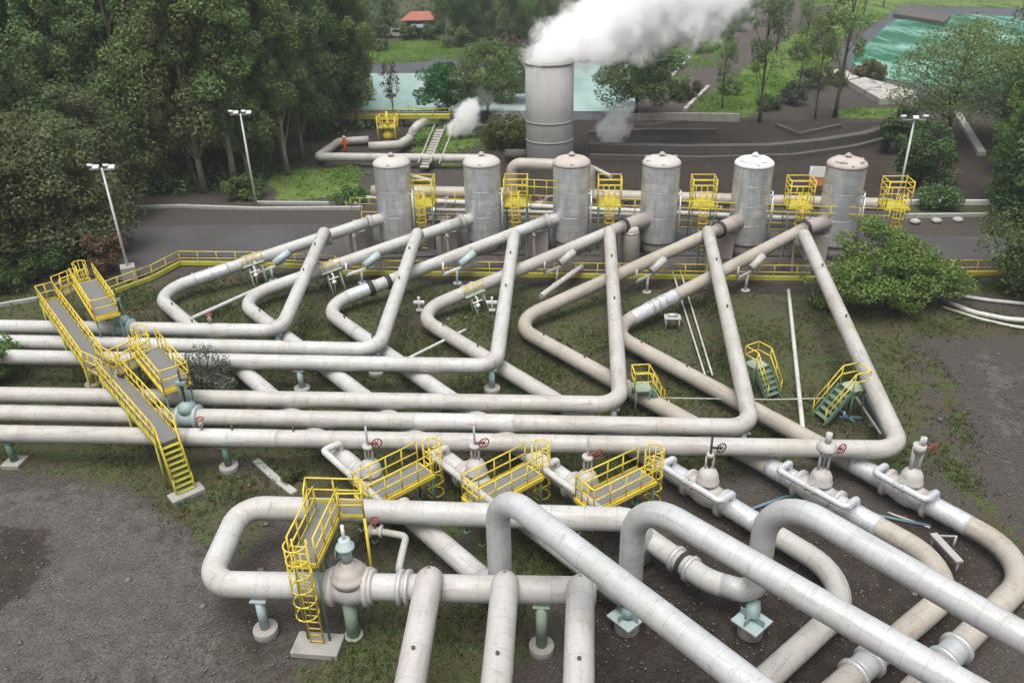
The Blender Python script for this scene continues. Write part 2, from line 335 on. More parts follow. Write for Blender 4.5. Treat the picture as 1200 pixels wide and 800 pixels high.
d = pt_on(0, 250, 322); sleeve(Bobj[0], Bpath[0], d-1.1, d+1.3, 'clad_bare', label='bare metal joint sleeve'); band(Bobj[0], Bpath[0], d+.1, 'galvanised'); band(Bobj[0], Bpath[0], d+1.3, 'galvanised')
d = pt_on(2, 430, 340); sleeve(Bobj[2], Bpath[2], d-.6, d+1.5, 'clad_bare', label='bare metal joint sleeve'); band(Bobj[2], Bpath[2], d-.2, 'dark_band', .35); band(Bobj[2], Bpath[2], d-1.5, 'dark_band', .3)
d = pt_on(5, 765, 358); sleeve(Bobj[5], Bpath[5], d-2.0, d+1.9, 'clad_bare', label='shiny new cladding sleeve')
for k in (-.8, -.2, .3): band(Bobj[5], Bpath[5], d+k, 'steel', .16, .1)
for i, (fx, fy) in ((4, (1009, 780)), (5, (1114, 766))):
    d = pt_on(i, fx, fy)
    for k in (-.45, .45): band(Bobj[i], Bpath[i], d+k, 'galvanised', .16, .13, 'flange')
    sleeve(Bobj[i], Bpath[i], d-.45, d+.45, 'galvanised', dr=.02)
d = pt_on(2, 800, 658)
for k in (-.35, .0, .35): band(Bobj[2], Bpath[2], d+k, 'dark_band' if k == 0 else 'galvanised', .14, .1, 'flange')
for i, dd in ((3, (880, 615)), (4, (1030, 618)), (5, (1130, 612))):
    d = pt_on(i, *dd); sleeve(Bobj[i], Bpath[i], d-5.2, d+.1, 'clad_bare', dr=.012, label='bare silver cladding beside the valve')
for i in (0, 1, 2):
    d = pt_on(i, *[(432, 575), (556, 571), (690, 574)][i]); sleeve(Bobj[i], Bpath[i], d-2.6, d+2.6, 'pipe_pale', dr=.012)
# arches: rise, turn over and leave to the lower right
nm = ['front', 'middle', 'last']
Dobj = []
for i, (px, py, top) in enumerate(rise):
    P0 = at(px, py, ZK); zt = height_to(P0, top); P1 = Vector((P0.x, P0.y, zt)); q = at(*armpx[i][0], zt); q2 = at(*armpx[i][1], zt); dr = (q2-q).normalized()
    dr = ((q2-P1).normalized()*.6+dr*.4).normalized()
    # fit the outgoing run through the corner
    ob, path = pipe([Bpath[i][-1]-(P0-Bpath[i][-1]).normalized()*.02, P0, P1, P1+dr*14.5], [.68, (1.45, 1.65, 1.85)[i]], .425, 'pipe_grey', 'silver clad pipe arching out of the ground, %s' % ['first arch from the left', 'arch between two others', 'last arch, over the U-bends'][i], 'arched silver pipes at the front', 'arched_pipe', 26)
    Dobj.append((ob, path, P0))
# ring main at the front left
ZE, ZF = 2.25, 1.95
E0 = at(752, 609, ZE)
obE, pE = pipe([E0 - Z(1.9), E0, at(283, 594, ZE), at(243, 684, ZF), at(697, 692, 2.65)], [.8, .95, 1.0], .47, 'pipe_white', 'broad white pipe folded back on itself at the front left, through a large valve', None, 'header_pipe', 26)
m = MB(); e, t_ = along(pE, 1e9); m.lathe(e-t_*.02, [(.3, 0), (.485, 0), (.485, .05), (.3, .07)], 24, t_); m.build('end_cap', 'pipe_pink', obE)
sleeve(obE, pE, find_px(pE, 478, 688), find_px(pE, 697, 692)-.02, 'pipe_pink', dr=.008, label='pinkish cream end of the pipe')
sleeve(obE, pE, find_px(pE, 360, 595), find_px(pE, 283, 594)+.5, 'pipe_pale', dr=.008)
for x, mt in ((440, 'valve_white'), (468, 'galvanised'), (476, 'galvanised'), (385, 'valve_white')): band(obE, pE, find_px(pE, x, 687), mt, .14, .16, 'flange')
br = [((498, 690), (479, 810)), ((589, 693), (581, 810)), ((679, 694), (678, 810))]
for i, (a, b) in enumerate(br):
    za = 3.05; A_ = at(*a, za); B_ = at(*b, za); hd = nearest_on(pE, A_)[2]; A_ = Vector((hd.x, hd.y, za)); d = (B_-A_).normalized()
    ob, path = pipe([A_-Z(.6), A_, A_+d*12], [.55], .47, 'pipe_pink', 'pinkish white branch pipe leaving the front header toward the bottom edge, %s' % ['beside the flanges', 'middle one of three', 'at the capped end'][i], 'branch pipes off the front header', 'branch_pipe', 26)
    for k in (.5, 4.): stub(ob, path, k, .08)
    if i == 0:
        pass
# small bent line beside the large valve
a = at(487, 672, ZF+.3); b = at(462, 627, 2.5)
m = MB(); m.sweep(fillet([at(468, 680, 2.25), at(468, 662, 2.9), at(476, 628, 3.0), at(443, 622, 3.0)], [.15, .25]), .13, 12)
o = m.build('bypass_pipe', 'pipe_cream', o=at(468, 680, 2.25)); tag(o, 'short cream bypass pipe with a red valve beside the big front valve', 'pipe')
m = MB(); p = at(440, 622, 3.0); m.lathe(p-EX*.25, [(.1, 0), (.24, 0), (.24, .08), (.15, .1), (.15, .4), (.24, .42), (.24, .5), (.1, .5)], 16, EX); m.build('valve_body', 'valve_white', o)
m = MB(); m.cyl(p, p+Z(.55), .05, 8); m.ring(p+Z(.5), (0, 0, 1), .17, .03, 14); m.build('handwheel', 'red_paint', o)
# thin pipes on the ground between the bends
def thin(pts, r, mat, label, z=.2, group=None, name='thin_pipe', b=.2):
    P = [at(*p) if len(p) == 3 else at(*p, z) for p in pts]; m = MB(); m.sweep(fillet(P, b) if len(P) > 2 else [P[0].lerp(P[1], k/8) for k in range(9)], r, 10); o = m.build(name, mat, o=P[0]); return tag(o, label, 'pipe', group)
thin([(196, 386), (312, 334)], .14, 'pipe_white', 'straight thin white pipe lying inside the leftmost bend', .5)
thin([(788, 318), (827, 442)], .055, 'thin_pipe', 'left one of two thin parallel grey pipes on the soil'); thin([(797, 316), (835, 440)], .055, 'thin_pipe', 'right one of two thin parallel grey pipes on the soil')
thin([(924, 340), (941, 505)], .12, 'thin_pipe', 'long thin grey pipe lying alone right of the two parallel pipes')
thin([(478, 420), (546, 386)], .09, 'thin_pipe', 'short thin pale pipe passing under the fourth bend', .6)
thin([(634, 347), (682, 312)], .2, 'pipe_cream', 'short cream pipe stub lying behind the fifth bend', .8)
thin([(770, 466, .7), (905, 468, .7), (985, 466, .7)], .03, 'thin_pipe', 'very thin grey line crossing from step to step', .7)
thin([(1112, 345), (1160, 352), (1230, 359)], .13, 'pipe_white', 'straight pale hose lying on the ground right of the bush', .13, name='hose'); thin([(1105, 352), (1140, 366), (1180, 374), (1240, 378)], .17, 'thin_pipe', 'curved thick pale hose lying right of the bush', .17, name='hose', b=2)
thin([(1105, 360), (1150, 374), (1185, 382), (1240, 390)], .1, 'thin_pipe', 'thin curved hose nearest the camera right of the bush', .1, name='hose', b=2)
thin([(1013, 458), (1036, 506)], .09, 'blue_paint', 'blue thin pipe beside the last cream pipe', .3); thin([(1003, 465), (1032, 508)], .06, 'thin_pipe', 'grey thin pipe beside the blue one', .3)
thin([(870, 600), (925, 580), (1000, 598), (1090, 616)], .07, 'blue_paint', 'dark blue cable crossing the soil behind the arches', .1, name='cable', b=.8)
thin([(1040, 600), (1090, 618)], .05, 'thin_pipe', 'pale thin cable beside the dark blue one', .08, name='cable')
# bypass lines and valves on the six lines
vpx = [(432, 575), (556, 571), (690, 574), (823, 582), (958, 581), (1066, 578)]
span = [(400, 478), (525, 605), (652, 742), (788, 856), (924, 1001), (1035, 1092)]
bl = ['white staple-shaped bypass pipe left of the %s yellow platform' % s for s in ('first', 'second', 'third')] + ['white staple-shaped bypass pipe beside the %s white valve' % s for s in ('first', 'second', 'third')]
for i in range(6):
    path = Bpath[i]; d = Cdir[i]; n = Vector((d.y, -d.x, 0)).normalized()
    if n.y > 0: n = -n
    def onx(x):
        best = None
        for k in range(600):
            p, t = along(path, k*.1)
            if p.z > ZC+.5: continue
            e = abs(proj(p)[0]-x) + (50 if t.dot(d) < .8 else 0)
            if best is None or e < best[0]: best = (e, p)
        return best[1]
    a, b = onx(span[i][0]), onx(span[i][1]); zb = ZC+RC+.33; o1 = n*.85
    m = MB(); m.sweep(fillet([a, a+Z(zb-ZC), a+o1+Z(zb-ZC), b+o1+Z(zb-ZC), b+Z(zb-ZC), b], [.14, .18, .18, .14], 5), .155, 12)
    o = m.build('bypass_pipe', 'pipe_pale' if i < 3 else 'clad_bare', o=a); tag(o, bl[i], 'pipe', 'bypass pipes over the valves')
    m = MB(); mid = (a+b)/2+o1+Z(zb-ZC); m.lathe(mid-d*.22, [(.08, 0), (.2, 0), (.2, .06), (.13, .08), (.13, .36), (.2, .38), (.2, .44), (.08, .44)], 14, d); m.cyl(mid, mid+Z(.3), .04, 6); m.ring(mid+Z(.3), (0, 0, 1), .13, .02, 12); m.build('bypass_valve', 'valve_white', o)
    # the gate valve itself
    c, t = along(path, find_px(path, *vpx[i])); base = Vector((c.x, c.y, 0))
    vl = ['white gate valve with red handwheel behind the %s yellow platform' % s for s in ('first', 'second', 'third')] + ['white globe-topped valve with black handwheel, first of three uncovered valves', 'white globe-topped valve with twin stems and pale cap, middle of three uncovered valves', 'white globe-topped valve at the corner of the nearest long pipe']
    v = empty('gate_valve', base, vl[i], 'valve', 'gate valves on the looped pipes')
    m = MB(); r0 = RC
    m.lathe(c-t*1.0, [(.2, 0), (r0+.2, 0), (r0+.2, .16), (r0+.05, .17), (r0+.09, .6), (r0+.16, .8), (r0+.16, 1.2), (r0+.09, 1.4), (r0+.05, 1.83), (r0+.2, 1.84), (r0+.2, 2.), (.2, 2.)], 28, t); m.build('body', 'valve_white', v)
    m = MB(); m.lathe(c+Z(.35), [(.40, 0), (.42, .2), (.50, .26), (.50, .34), (.46, .4), (.44, .62), (.36, .8), (.2, .93), (.1, .97)], 24); m.build('bonnet', 'valve_white' if i != 4 else 'valve_white', v)
    m = MB()
    if i == 4:
        for s_ in (-.18, .18): m.cyl(c+EX*s_+Z(1.1), c+EX*s_+Z(2.35), .07, 8)
        m.lathe(c+Z(2.3), [(.2, 0), (.42, .02), (.42, .12), (.3, .3), (.15, .34)], 18)
        m.cyl(c+Z(2.6), c+Z(3.1), .13, 12)
    elif i == 5:
        for s_ in (-.13, .13): m.cyl(c+EX*s_+Z(1.1), c+EX*(s_*1.4)+Z(2.4), .09, 8)
        m.cyl(c+Z(2.2), c+Z(2.5), .26, 14); m.cyl(c+Z(2.5)+EX*.1, c+Z(2.85)+EX*.1, .12, 10)
    else:
        for s_ in (-.15, .15): m.cyl(c+EX*s_+Z(1.1), c+EX*s_+Z(1.9), .045, 8)
        m.cyl(c+Z(1.9), c+Z(2.05), .24 if i < 3 else .16, 14)
    m.build('yoke', 'valve_white', v)
    m = MB(); m.cyl(c+Z(1.1), c+Z(3.0 if i < 3 else 2.9), .05, 8); m.build('stem', 'steel' if i != 3 else 'dark_band', v)
    hw = c+Z(2.15) if i < 3 else c+Z(2.35); off = EX*.4 if i < 3 else EX*(.42 if i == 3 else .6)
    m = MB(); m.ring(hw+off, (EX*.5-EY).normalized(), .22, .028, 18); m.cyl(hw, hw+off, .05, 8)
    for k in range(3):
        a_ = k*math.pi/3; q = EX*math.cos(a_)*.8+Z(math.sin(a_)); m.cyl(hw+off-q*.21, hw+off+q*.21, .018, 5)
    m.build('handwheel', 'dark_band' if i == 3 else 'red_paint', v)
# the large valve in the front header
c, t = along(pE, find_px(pE, 409, 687)); v = empty('gate_valve', (c.x, c.y, 0), 'large grey-pink valve with a domed bonnet beside the front ladder', 'valve')
m = MB(); r0 = .47; m.lathe(c-t*.72, [(.2, 0), (r0+.22, 0), (r0+.22, .18), (r0+.06, .2), (r0+.14, .5), (r0+.2, .72), (r0+.14, .95), (r0+.06, 1.24), (r0+.22, 1.26), (r0+.22, 1.44), (.2, 1.44)], 30, t); m.build('body', 'valve_white', v)
m = MB(); m.lathe(c+Z(.3), [(.60, 0), (.66, .2), (.66, .32), (.58, .36), (.54, .5), (.42, .66), (.24, .76), (.2, .9)], 26); m.build('bonnet', 'valve_rust', v)
m = MB(); m.cyl(c+Z(1.1), c+Z(2.0), .2, 14); m.lathe(c+Z(1.75), [(.2, 0), (.32, .02), (.32, .12), (.22, .14), (.2, .4), (.14, .42)], 16); m.build('actuator', 'pale_teal', v)
m = MB(); m.cyl(c+Z(2.1), c+Z(2.75), .06, 8); m.build('stem', 'white_paint', v)
m = MB(); p = c-EX*.32+Z(1.5)+EY*.1; m.ring(p, EX, .3, .035, 18); m.cyl(p, c+Z(1.5), .05, 8); m.build('handwheel', 'green_paint', v)
m = MB(); m.cyl(Vector((c.x, c.y, 0))-EX*.1-EY*.2, c-EX*.1-EY*.2-Z(.4), .24, 16); m.cyl(Vector((c.x, c.y, 0))-EX*.1-EY*.2, Vector((c.x, c.y, .12))-EX*.1-EY*.2, .34, 16); m.build('pedestal', 'sage_paint', v)
# ------------------------------------------------------------------ pipe supports
def support(px, py, ztop, label, mat='teal_paint', r=.17, base='concrete', br_=.45, bh=.28, saddle=.5, square=False):
    P = at(px, py); o = empty('pipe_support', P, label, 'support', 'pipe supports')
    m = MB()
    m.cyl(P+Z(bh), P+Z(ztop), r, 14); m.build('column', mat, o)
    m = MB()
    if square: m.poly([P+EX*x*br_+EY*y*br_ for x, y in ((-1, -1), (1, -1), (1, 1), (-1, 1))], -.05, bh)
    else: m.cyl(P-Z(.05), P+Z(bh), br_, 20)
    m.build('base', base, o, bevel=.03)
    m = MB(); m.box(P+Z(ztop), (saddle*1.6, saddle, .06), FA); m.build('saddle', mat, o); return o
def under(path, px, py, label, mat, r=.17, off=.12, **k):
    c, t = along(path, find_px(path, px, py)); g = Vector((c.x, c.y, 0))-EY*off; q = proj(g); return support(q[0], q[1], c.z-.40, label, mat, r, saddle=.36, **k)
under(pE, 308, 684, 'pale blue support column with round base under the folded white pipe', 'pale_teal', off=.3)
under(pE, 632, 691, 'sage green support with round base between two branch pipes', 'sage_paint', .2, off=.3)
SUP = [(5, 264, 513, 'dark green support with round base under the nearest long pipe', 'green_paint'), (2, 352, 424, 'pale teal support column in the gap between the long pipes', 'pale_teal'), (0, 325, 386, 'teal support under the elbow of the farthest long pipe', 'teal_paint'), (1, 440, 408, 'teal support under the elbow of the second long pipe', 'teal_paint'), (2, 578, 428, 'pale support under the elbow of the third long pipe', 'pale_teal'), (3, 722, 473, 'grey support under the elbow of the fourth long pipe', 'galvanised'), (4, 876, 500, 'grey support under the elbow of the fifth long pipe', 'galvanised'), (5, 6, 510, 'green support with concrete base at the left edge', 'green_paint'), (2, 100, 420, 'pale yellow support leg below the yellow crossover', 'yellow_green_paint')]
for i, px, py, lb, mt in SUP: under(Apath[i], px, py, lb, mt, square=px < 50)
for k, (px, py, zz) in enumerate(((735, 722, .75), (881, 727, .75))):
    P0 = Dobj[k+1][2]; P = Vector((P0.x, P0.y, 0)); o = empty('arch_pedestal', P, ['concrete pedestal with pale teal plate under the middle arch', 'concrete pedestal with pale teal plate under the last arch'][k], 'support', 'pedestals under the arches')
    P = at(px, py, .55); P.z = 0; o.location = P; ORI[o.name] = tuple(P); Q = P
    m = MB(); m.cyl(Q-Z(.05), Q+Z(.5), .46, 24); m.build('pedestal', 'concrete', o, bevel=.02)
    m = MB(); m.box(Q+Z(.54), (1.05, 1.05, .07), R(40)); m.build('plate', 'pale_teal', o)
    m = MB(); m.cyl(Q+Z(.57), Vector((P0.x, P0.y, ZK-.3)), .26, 16)
    for a_ in range(4): m.box(Q+Vector((math.cos(a_*math.pi/2+R(40))*.34, math.sin(a_*math.pi/2+R(40))*.34, .72)), (.3, .03, .3), a_*math.pi/2+R(40))
    m.build('stub_column', 'teal_paint', o)
# spring hanger brackets below the separators' side lines
for i, (px, py) in enumerate(((312, 313), (420, 317), (534, 321), (652, 322), (757, 327), (872, 322))):
    path = Bpath[i]; c, t = along(path, find_px(path, px, py-12)); n = Vector((t.y, -t.x, 0)).normalized()
    if n.y > 0: n = -n
    mat = 'pale_teal' if i < 3 else 'pipe_cream'; base = Vector((c.x, c.y, 0))+n*.55
    o = empty('spring_hanger', base, '%s spring hanger bracket under the side pipe of the %s' % ('pale blue' if i < 3 else 'cream', tankA[i]), 'bracket', 'spring hangers under the side pipes')
    m = MB(); m.cyl(base, base+Z(c.z-.75), .09, 10); m.cyl(base, base+Z(.1), .3, 14); m.build('post', mat, o)
    m = MB(); p = base+Z(c.z-.72); m.beam(p+t*1.1, p-t*1.0, .14, .14); m.cyl(p+t*1.05, p+t*1.05+Z(.85), .07, 8); m.build('arm', 'white_paint' if i < 3 else mat, o)
    m = MB(); q = p-t*.75+Z(.28); m.cyl(q+t*.45-Z(.05), q-t*.75+Z(.42), .27, 14); m.build('spring_can', mat, o)
# ------------------------------------------------------------------ yellow platforms, ladders, crossovers
def deck_platform(name, label, ground, ang, L, W, zd, lad=1, group=None, rail_sides='LRAB', mat='yellow_paint', legs=True, cat='platform', caged=True, deckmat='grating', lad_to=0., tall=0, gap=.8):
    """L along local x, W along local y; ladder at the +x (1) or -x (-1) end"""
    o = empty(name, ground, label, cat, group, local=True); o.rotation_euler = (0, 0, ang)
    m = MB(); m.box((0, 0, zd-.03), (L, W, .05)); m.build('deck', deckmat, o)
    m = MB()
    for s in (-1, 1): m.beam((-L/2, s*W/2, zd-.08), (L/2, s*W/2, zd-.08), .06, .18); m.beam((s*L/2, -W/2+.04, zd-.082), (s*L/2, W/2-.04, zd-.082), .06, .17)
    m.build('edge_beam', mat, o)
    m = MB(); x, y = L/2-.03, W/2-.03
    if 'L' in rail_sides: rail(m, [(-x, y, zd), (x, y, zd)], gap=gap)
    if 'R' in rail_sides: rail(m, [(-x, -y, zd), (x, -y, zd)], gap=gap)
    if 'A' in rail_sides and not lad == -1: rail(m, [(-x, -y, zd), (-x, y, zd)], gap=.4)
    if 'B' in rail_sides and not lad == 1: rail(m, [(x, -y, zd), (x, y, zd)])
    if tall:
        for z in (1.5, 1.9): 
            for a, b in (((-x, y), (x, y)), ((x, -y), (-x, -y)), ((-x, -y), (-x, y)), ((x, y), (x, -y))): m.cyl((*a, zd+z), (*b, zd+z), .035, 6)
        for a in ((-x, y), (x, y), (-x, -y), (x, -y)): m.cyl((*a, zd), (*a, zd+1.95), .045, 6)
    m.build('railing', mat, o)
    if legs:
        for sx in (-1, 1):
            for sy in (-1, 1):
                m = MB(); m.cyl((sx*(L/2-.1), sy*(W/2-.08), 0), (sx*(L/2-.1), sy*(W/2-.08), zd-.1), .05, 8); m.box((sx*(L/2-.1), sy*(W/2-.08), .03), (.25, .25, .06)); m.build('leg', 'green_paint' if mat == 'yellow_paint' else mat, o)
    if lad:
        m = MB(); ladder(m, (lad*(L/2+.08), 0, lad_to), (lad*(L/2+.08), 0, zd+1.1), (0, 1, 0)); l = m.build('ladder', mat, o)
        if caged:
            m = MB(); cage(m, (lad*(L/2+.08), 0, max(lad_to, zd-1.5 if zd < 3 else 2.0)), (lad*(L/2+.08), 0, zd+1.15), (lad, 0, 0)); m.build('cage', mat, l)
    return o
def ang_of(a, b): d = b-a; return math.atan2(d.y, d.x)
for i, (a, b) in enumerate((((430, 584), (494, 551)), ((557, 587), (621, 553)), ((690, 589), (753, 558)))):
    zd = 1.9; A_, B_ = at(*a, zd), at(*b, zd); c = (A_+B_)/2
    deck_platform('valve_platform', '%s yellow-railed platform over the looped pipes' % ('first small', 'middle small', 'last small')[i] + (' nearest the front ladder', ', between two others', ', next to the first uncovered valve')[i], (c.x, c.y, 0), ang_of(A_, B_), (B_-A_).length+.5, 1.2, zd, 1, 'small platforms over the looped pipes')
# front ladder platform over the folded white pipe
A_, B_ = at(357, 657, 3.9), at(384, 600, 3.9); c = (A_+B_)/2; L_ = (B_-A_).length
o = deck_platform('ladder_platform', 'tall yellow ladder platform reaching over the folded white pipe at the front', (c.x, c.y, 0), ang_of(A_, B_), L_+.2, .95, 3.9, -1, None, 'LRA')
m = MB(); ww = at(428, 600, 3.05); cc = B_+(B_-A_).normalized()*.55; e0 = at(357, 588, 3.05); e1 = at(427, 590, 3.05); z_ = Z(.0)
root = o; inv = Matrix.Rotation(-o.rotation_euler.z, 3, 'Z')
def loc(p): return inv @ (vec(p)-Vector((c.x, c.y, 0)))
q = [loc(at(360, 604, 3.9)), loc(at(427, 606, 3.9)), loc(at(425, 589, 3.9)), loc(at(362, 587, 3.9))]
m.poly([(p.x, p.y) for p in q], 3.855, 3.905); m.build('cross_deck', 'grating', o)
m = MB(); rail(m, [q[0], q[3], q[2], q[1]]); rail(m, [q[1], loc(at(398, 606, 3.9))]); m.build('cross_railing', 'yellow_paint', o)
for p in (q[1], q[3]):
    m = MB(); m.cyl((p.x, p.y, 0), (p.x, p.y, 3.85), .055, 8); m.build('leg', 'yellow_paint', o)
m = MB(); pb = Vector((-L_/2-.18, 0, 0)); m.box((pb.x, pb.y, .09), (1.0, 1.7, .26)); m.build('base_slab', 'concrete', o, bevel=.03)
# crossovers at the left
def walkway(name, label, a, b, w, zd, group, stair_end=None, slab=None):
    A_, B_ = at(*a, zd), at(*b, zd); c = (A_+B_)/2; g = (c.x, c.y, 0); an = ang_of(A_, B_); L_ = (B_-A_).length
    o = empty(name, g, label, 'walkway', group, local=True); o.rotation_euler = (0, 0, an)
    m = MB(); m.box((0, 0, zd-.03), (L_, w, .05)); m.build('deck', 'grating', o)
    m = MB()
    for s in (-1, 1): m.beam((-L_/2, s*w/2, zd-.1), (L_/2, s*w/2, zd-.1), .06, .2)
    m.build('edge_beam', 'yellow_green_paint', o)
    m = MB()
    for s in (-1, 1): rail(m, [(-L_/2, s*(w/2-.02), zd), (L_/2, s*(w/2-.02), zd)], gap=.8)
    if not stair_end: rail(m, [(-L_/2, -w/2+.02, zd), (-L_/2, w/2-.02, zd)], gap=.5)
    m.build('railing', 'yellow_paint', o)
    for sx in (-.46, 0, .46):
        for sy in (-1, 1):
            m = MB(); m.cyl((sx*L_, sy*(w/2-.02), 0), (sx*L_, sy*(w/2-.02), zd-.1), .055, 8); m.build('leg', 'yellow_green_paint', o)
    for s in ((stair_end,) if stair_end else ()):
        x0 = s*L_/2; run = zd*.30; m = MB()
        for sy in (-1, 1): m.beam((x0, sy*w*.42, zd-.05), (x0+s*run, sy*w*.42, .1), .05, .16)
        n = int(zd/.24)
        for k in range(1, n): m.box((x0+s*run*k/n, 0, zd-zd*k/n), (.2, w*.8, .04))
        l = m.build('stair', 'yellow_green_paint', o); m = MB()
        for sy in (-1, 1):
            p, q = Vector((x0, sy*w*.42, zd)), Vector((x0+s*run, sy*w*.42, .15))
            for h in (.5, .95): m.cyl(p+Z(h), q+Z(h), .026, 6)
            for k in range(4): t_ = p.lerp(q, k/3); m.cyl(t_, t_+Z(.95), .026, 6)
        m.build('handrail', 'yellow_paint', l)
        m = MB(); m.box((x0+s*run, 0, .08), (.75, 1.5, .26)); m.build('base_slab', 'concrete', o, bevel=.03)
    return o
walkway('crossover_walkway', 'long yellow-railed walkway over the three farthest pipes, upper half of the left crossover', (57, 352), (112, 428), 1.0, 2.75, 'crossover walkways on the left')
walkway('crossover_walkway', 'long yellow-railed walkway with stair down, over the three nearest pipes on the left', (128, 438), (197, 516), 1.0, 2.6, 'crossover walkways on the left', 1)
m = None
for (a, b, lb) in (((100, 331), (125, 369), 'raised yellow platform with grey deck at the top of the left crossover'), ((172, 411), (207, 452), 'raised yellow platform with grey deck beside the dark-leaved plant')):
    zd = 3.4; A_, B_ = at(*a, zd), at(*b, zd); c = (A_+B_)/2
    deck_platform('raised_platform', lb, (c.x, c.y, 0), ang_of(A_, B_), (B_-A_).length+.3, 1.35, zd, -1, 'raised platforms of the left crossover', 'LRAB', cat='platform', lad_to=2.2)
def bridge_link(a, b, zd, label):
    A_, B_ = at(*a, zd), at(*b, zd); c = (A_+B_)/2; d = (B_-A_).normalized(); n = Vector((-d.y, d.x, 0))*.4
    o = empty('link_platform', (c.x, c.y, 0), label, 'platform', 'short link platforms of the left crossover')
    m = MB(); m.box(c-Z(.03), ((B_-A_).length, .9, .05), ang_of(A_, B_)); m.build('deck', 'grating', o)
    m = MB(); rail(m, [A_+n, B_+n], gap=.6); rail(m, [A_-n, B_-n], gap=.6); m.build('railing', 'yellow_paint', o)
    for p in (A_, B_):
        m = MB(); m.cyl((p.x, p.y, 0), p, .05, 8); m.build('leg', 'yellow_green_paint', o)
bridge_link((70, 345), (97, 334), 2.95, 'short yellow link between the top walkway and the top raised platform'); bridge_link((135, 436), (172, 420), 2.9, 'short yellow link between the lower walkway and the lower raised platform')
bridge_link((108, 428), (133, 440), 2.65, 'short yellow link joining the two long crossover walkways')
for (px, py, i, lb) in ((146, 384, 0, 'teal valve gear on the farthest pipe beside the top raised platform'), (222, 490, 4, 'teal valve gear on the long pipes below the lower raised platform')):
    c, t = along(Apath[i], find_px(Apath[i], px, py)); v = empty('teal_valve', (c.x, c.y, 0), lb, 'valve', 'teal valves beside the crossover')
    m = MB(); m.lathe(c-t*.5, [(.2, 0), (RA+.2, 0), (RA+.2, .14), (RA+.06, .16), (RA+.1, .5), (RA+.06, .84), (RA+.2, .86), (RA+.2, 1.), (.2, 1.)], 26, t); m.build('body', 'pale_teal', v)
    m = MB(); m.lathe(c+Z(.25), [(.42, 0), (.44, .35), (.34, .5), (.2, .62)], 20); m.build('bonnet', 'teal_paint', v)
    m = MB()
    for s in (-.16, .16): m.cyl(c+t*s+Z(.8), c+t*s+Z(1.9), .05, 8)
    m.box(c+Z(1.9), (.5, .22, .16), FA); m.build('yoke', 'teal_paint', v)
    m = MB(); m.cyl(c+Z(.8), c+Z(2.6), .05, 8); m.build('stem', 'dark_band', v)
    m = MB(); m.ring(c+Z(2.1)+t*.5, t, .3, .035, 16); m.cyl(c+Z(2.1), c+Z(2.1)+t*.5, .04, 6); m.build('handwheel', 'dark_band', v)
for i, (px, py) in enumerate(((236, 504), (250, 372))):
    c, t = along(Apath[5-5*i], find_px(Apath[5-5*i], px, py)); o = empty('small_valve', c+Z(.4), ['small red hand valve on the nearest long pipe beside the crossover', 'small brass hand valve on the farthest long pipe right of the crossover'][i], 'valve')
    m = MB(); m.cyl(c+Z(.38), c+Z(1.0), .05, 8); m.lathe(c+Z(.6), [(.06, 0), (.12, .03), (.12, .2), (.06, .24)], 10); m.build('body', 'valve_rust', o)
    m = MB(); m.ring(c+Z(1.0), (0, 0, 1), .18, .03, 14); m.cyl(c+Z(1.0)-EX*.18, c+Z(1.0)+EX*.18, .02, 5); m.build('handwheel', 'red_paint', o)
# little step stairs between the bends
def steps(px0, px1, zt, label):
    T_, B_ = at(*px0, zt), at(*px1, 0); d = Vector((B_.x-T_.x, B_.y-T_.y, 0)); run = d.length; d.normalize(); an = math.atan2(d.y, d.x); w = .95
    o = empty('step_platform', (T_.x, T_.y, 0), label, 'stairs', 'small step platforms between the pipes', local=True); o.rotation_euler = (0, 0, an)
    m = MB(); m.box((-.45, 0, zt-.03), (.9, w, .06)); m.build('deck', 'sage_paint', o)
    m = MB()
    for s in (-1, 1): m.beam((0, s*w/2, zt-.05), (run, s*w/2, .05), .06, .2)
    n = max(4, int(zt/.25))
    for k in range(1, n): m.box((run*k/n, 0, zt*(1-k/n)), (.26, w*.95, .05))
    m.build('stair', 'green_paint', o)
    m = MB(); rail(m, [(0, w/2, zt), (-.9, w/2, zt), (-.9, -w/2, zt), (0, -w/2, zt)], h=1., toe=False, gap=.9)
    for s in (-1, 1):
        p, q = Vector((0, s*w/2, zt)), Vector((run, s*w/2, .05))
        for h in (.55, 1.): m.cyl(p+Z(h), q+Z(h), .028, 6)
        for k in (1, 2): t_ = p.lerp(q, k/2); m.cyl(t_, t_+Z(1.), .028, 6)
    m.build('handrail', 'yellow_paint', o)
    for x in (-.8, -.1):
        for s in (-1, 1):
            m = MB(); m.cyl((x, s*w*.45, 0), (x, s*w*.45, zt), .045, 8); m.build('leg', 'green_paint', o)
    return o
steps((762, 452), (780, 482), 1.6, 'small green stair with yellow rails left of the fifth cream corner, beside the diagonal pipe'); steps((894, 430), (906, 468), 1.5, 'small green stair with yellow rails right of the fifth long pipe corner'); steps((992, 454), (958, 494), 1.7, 'small green stair with yellow rails facing left under the last cream pipe')
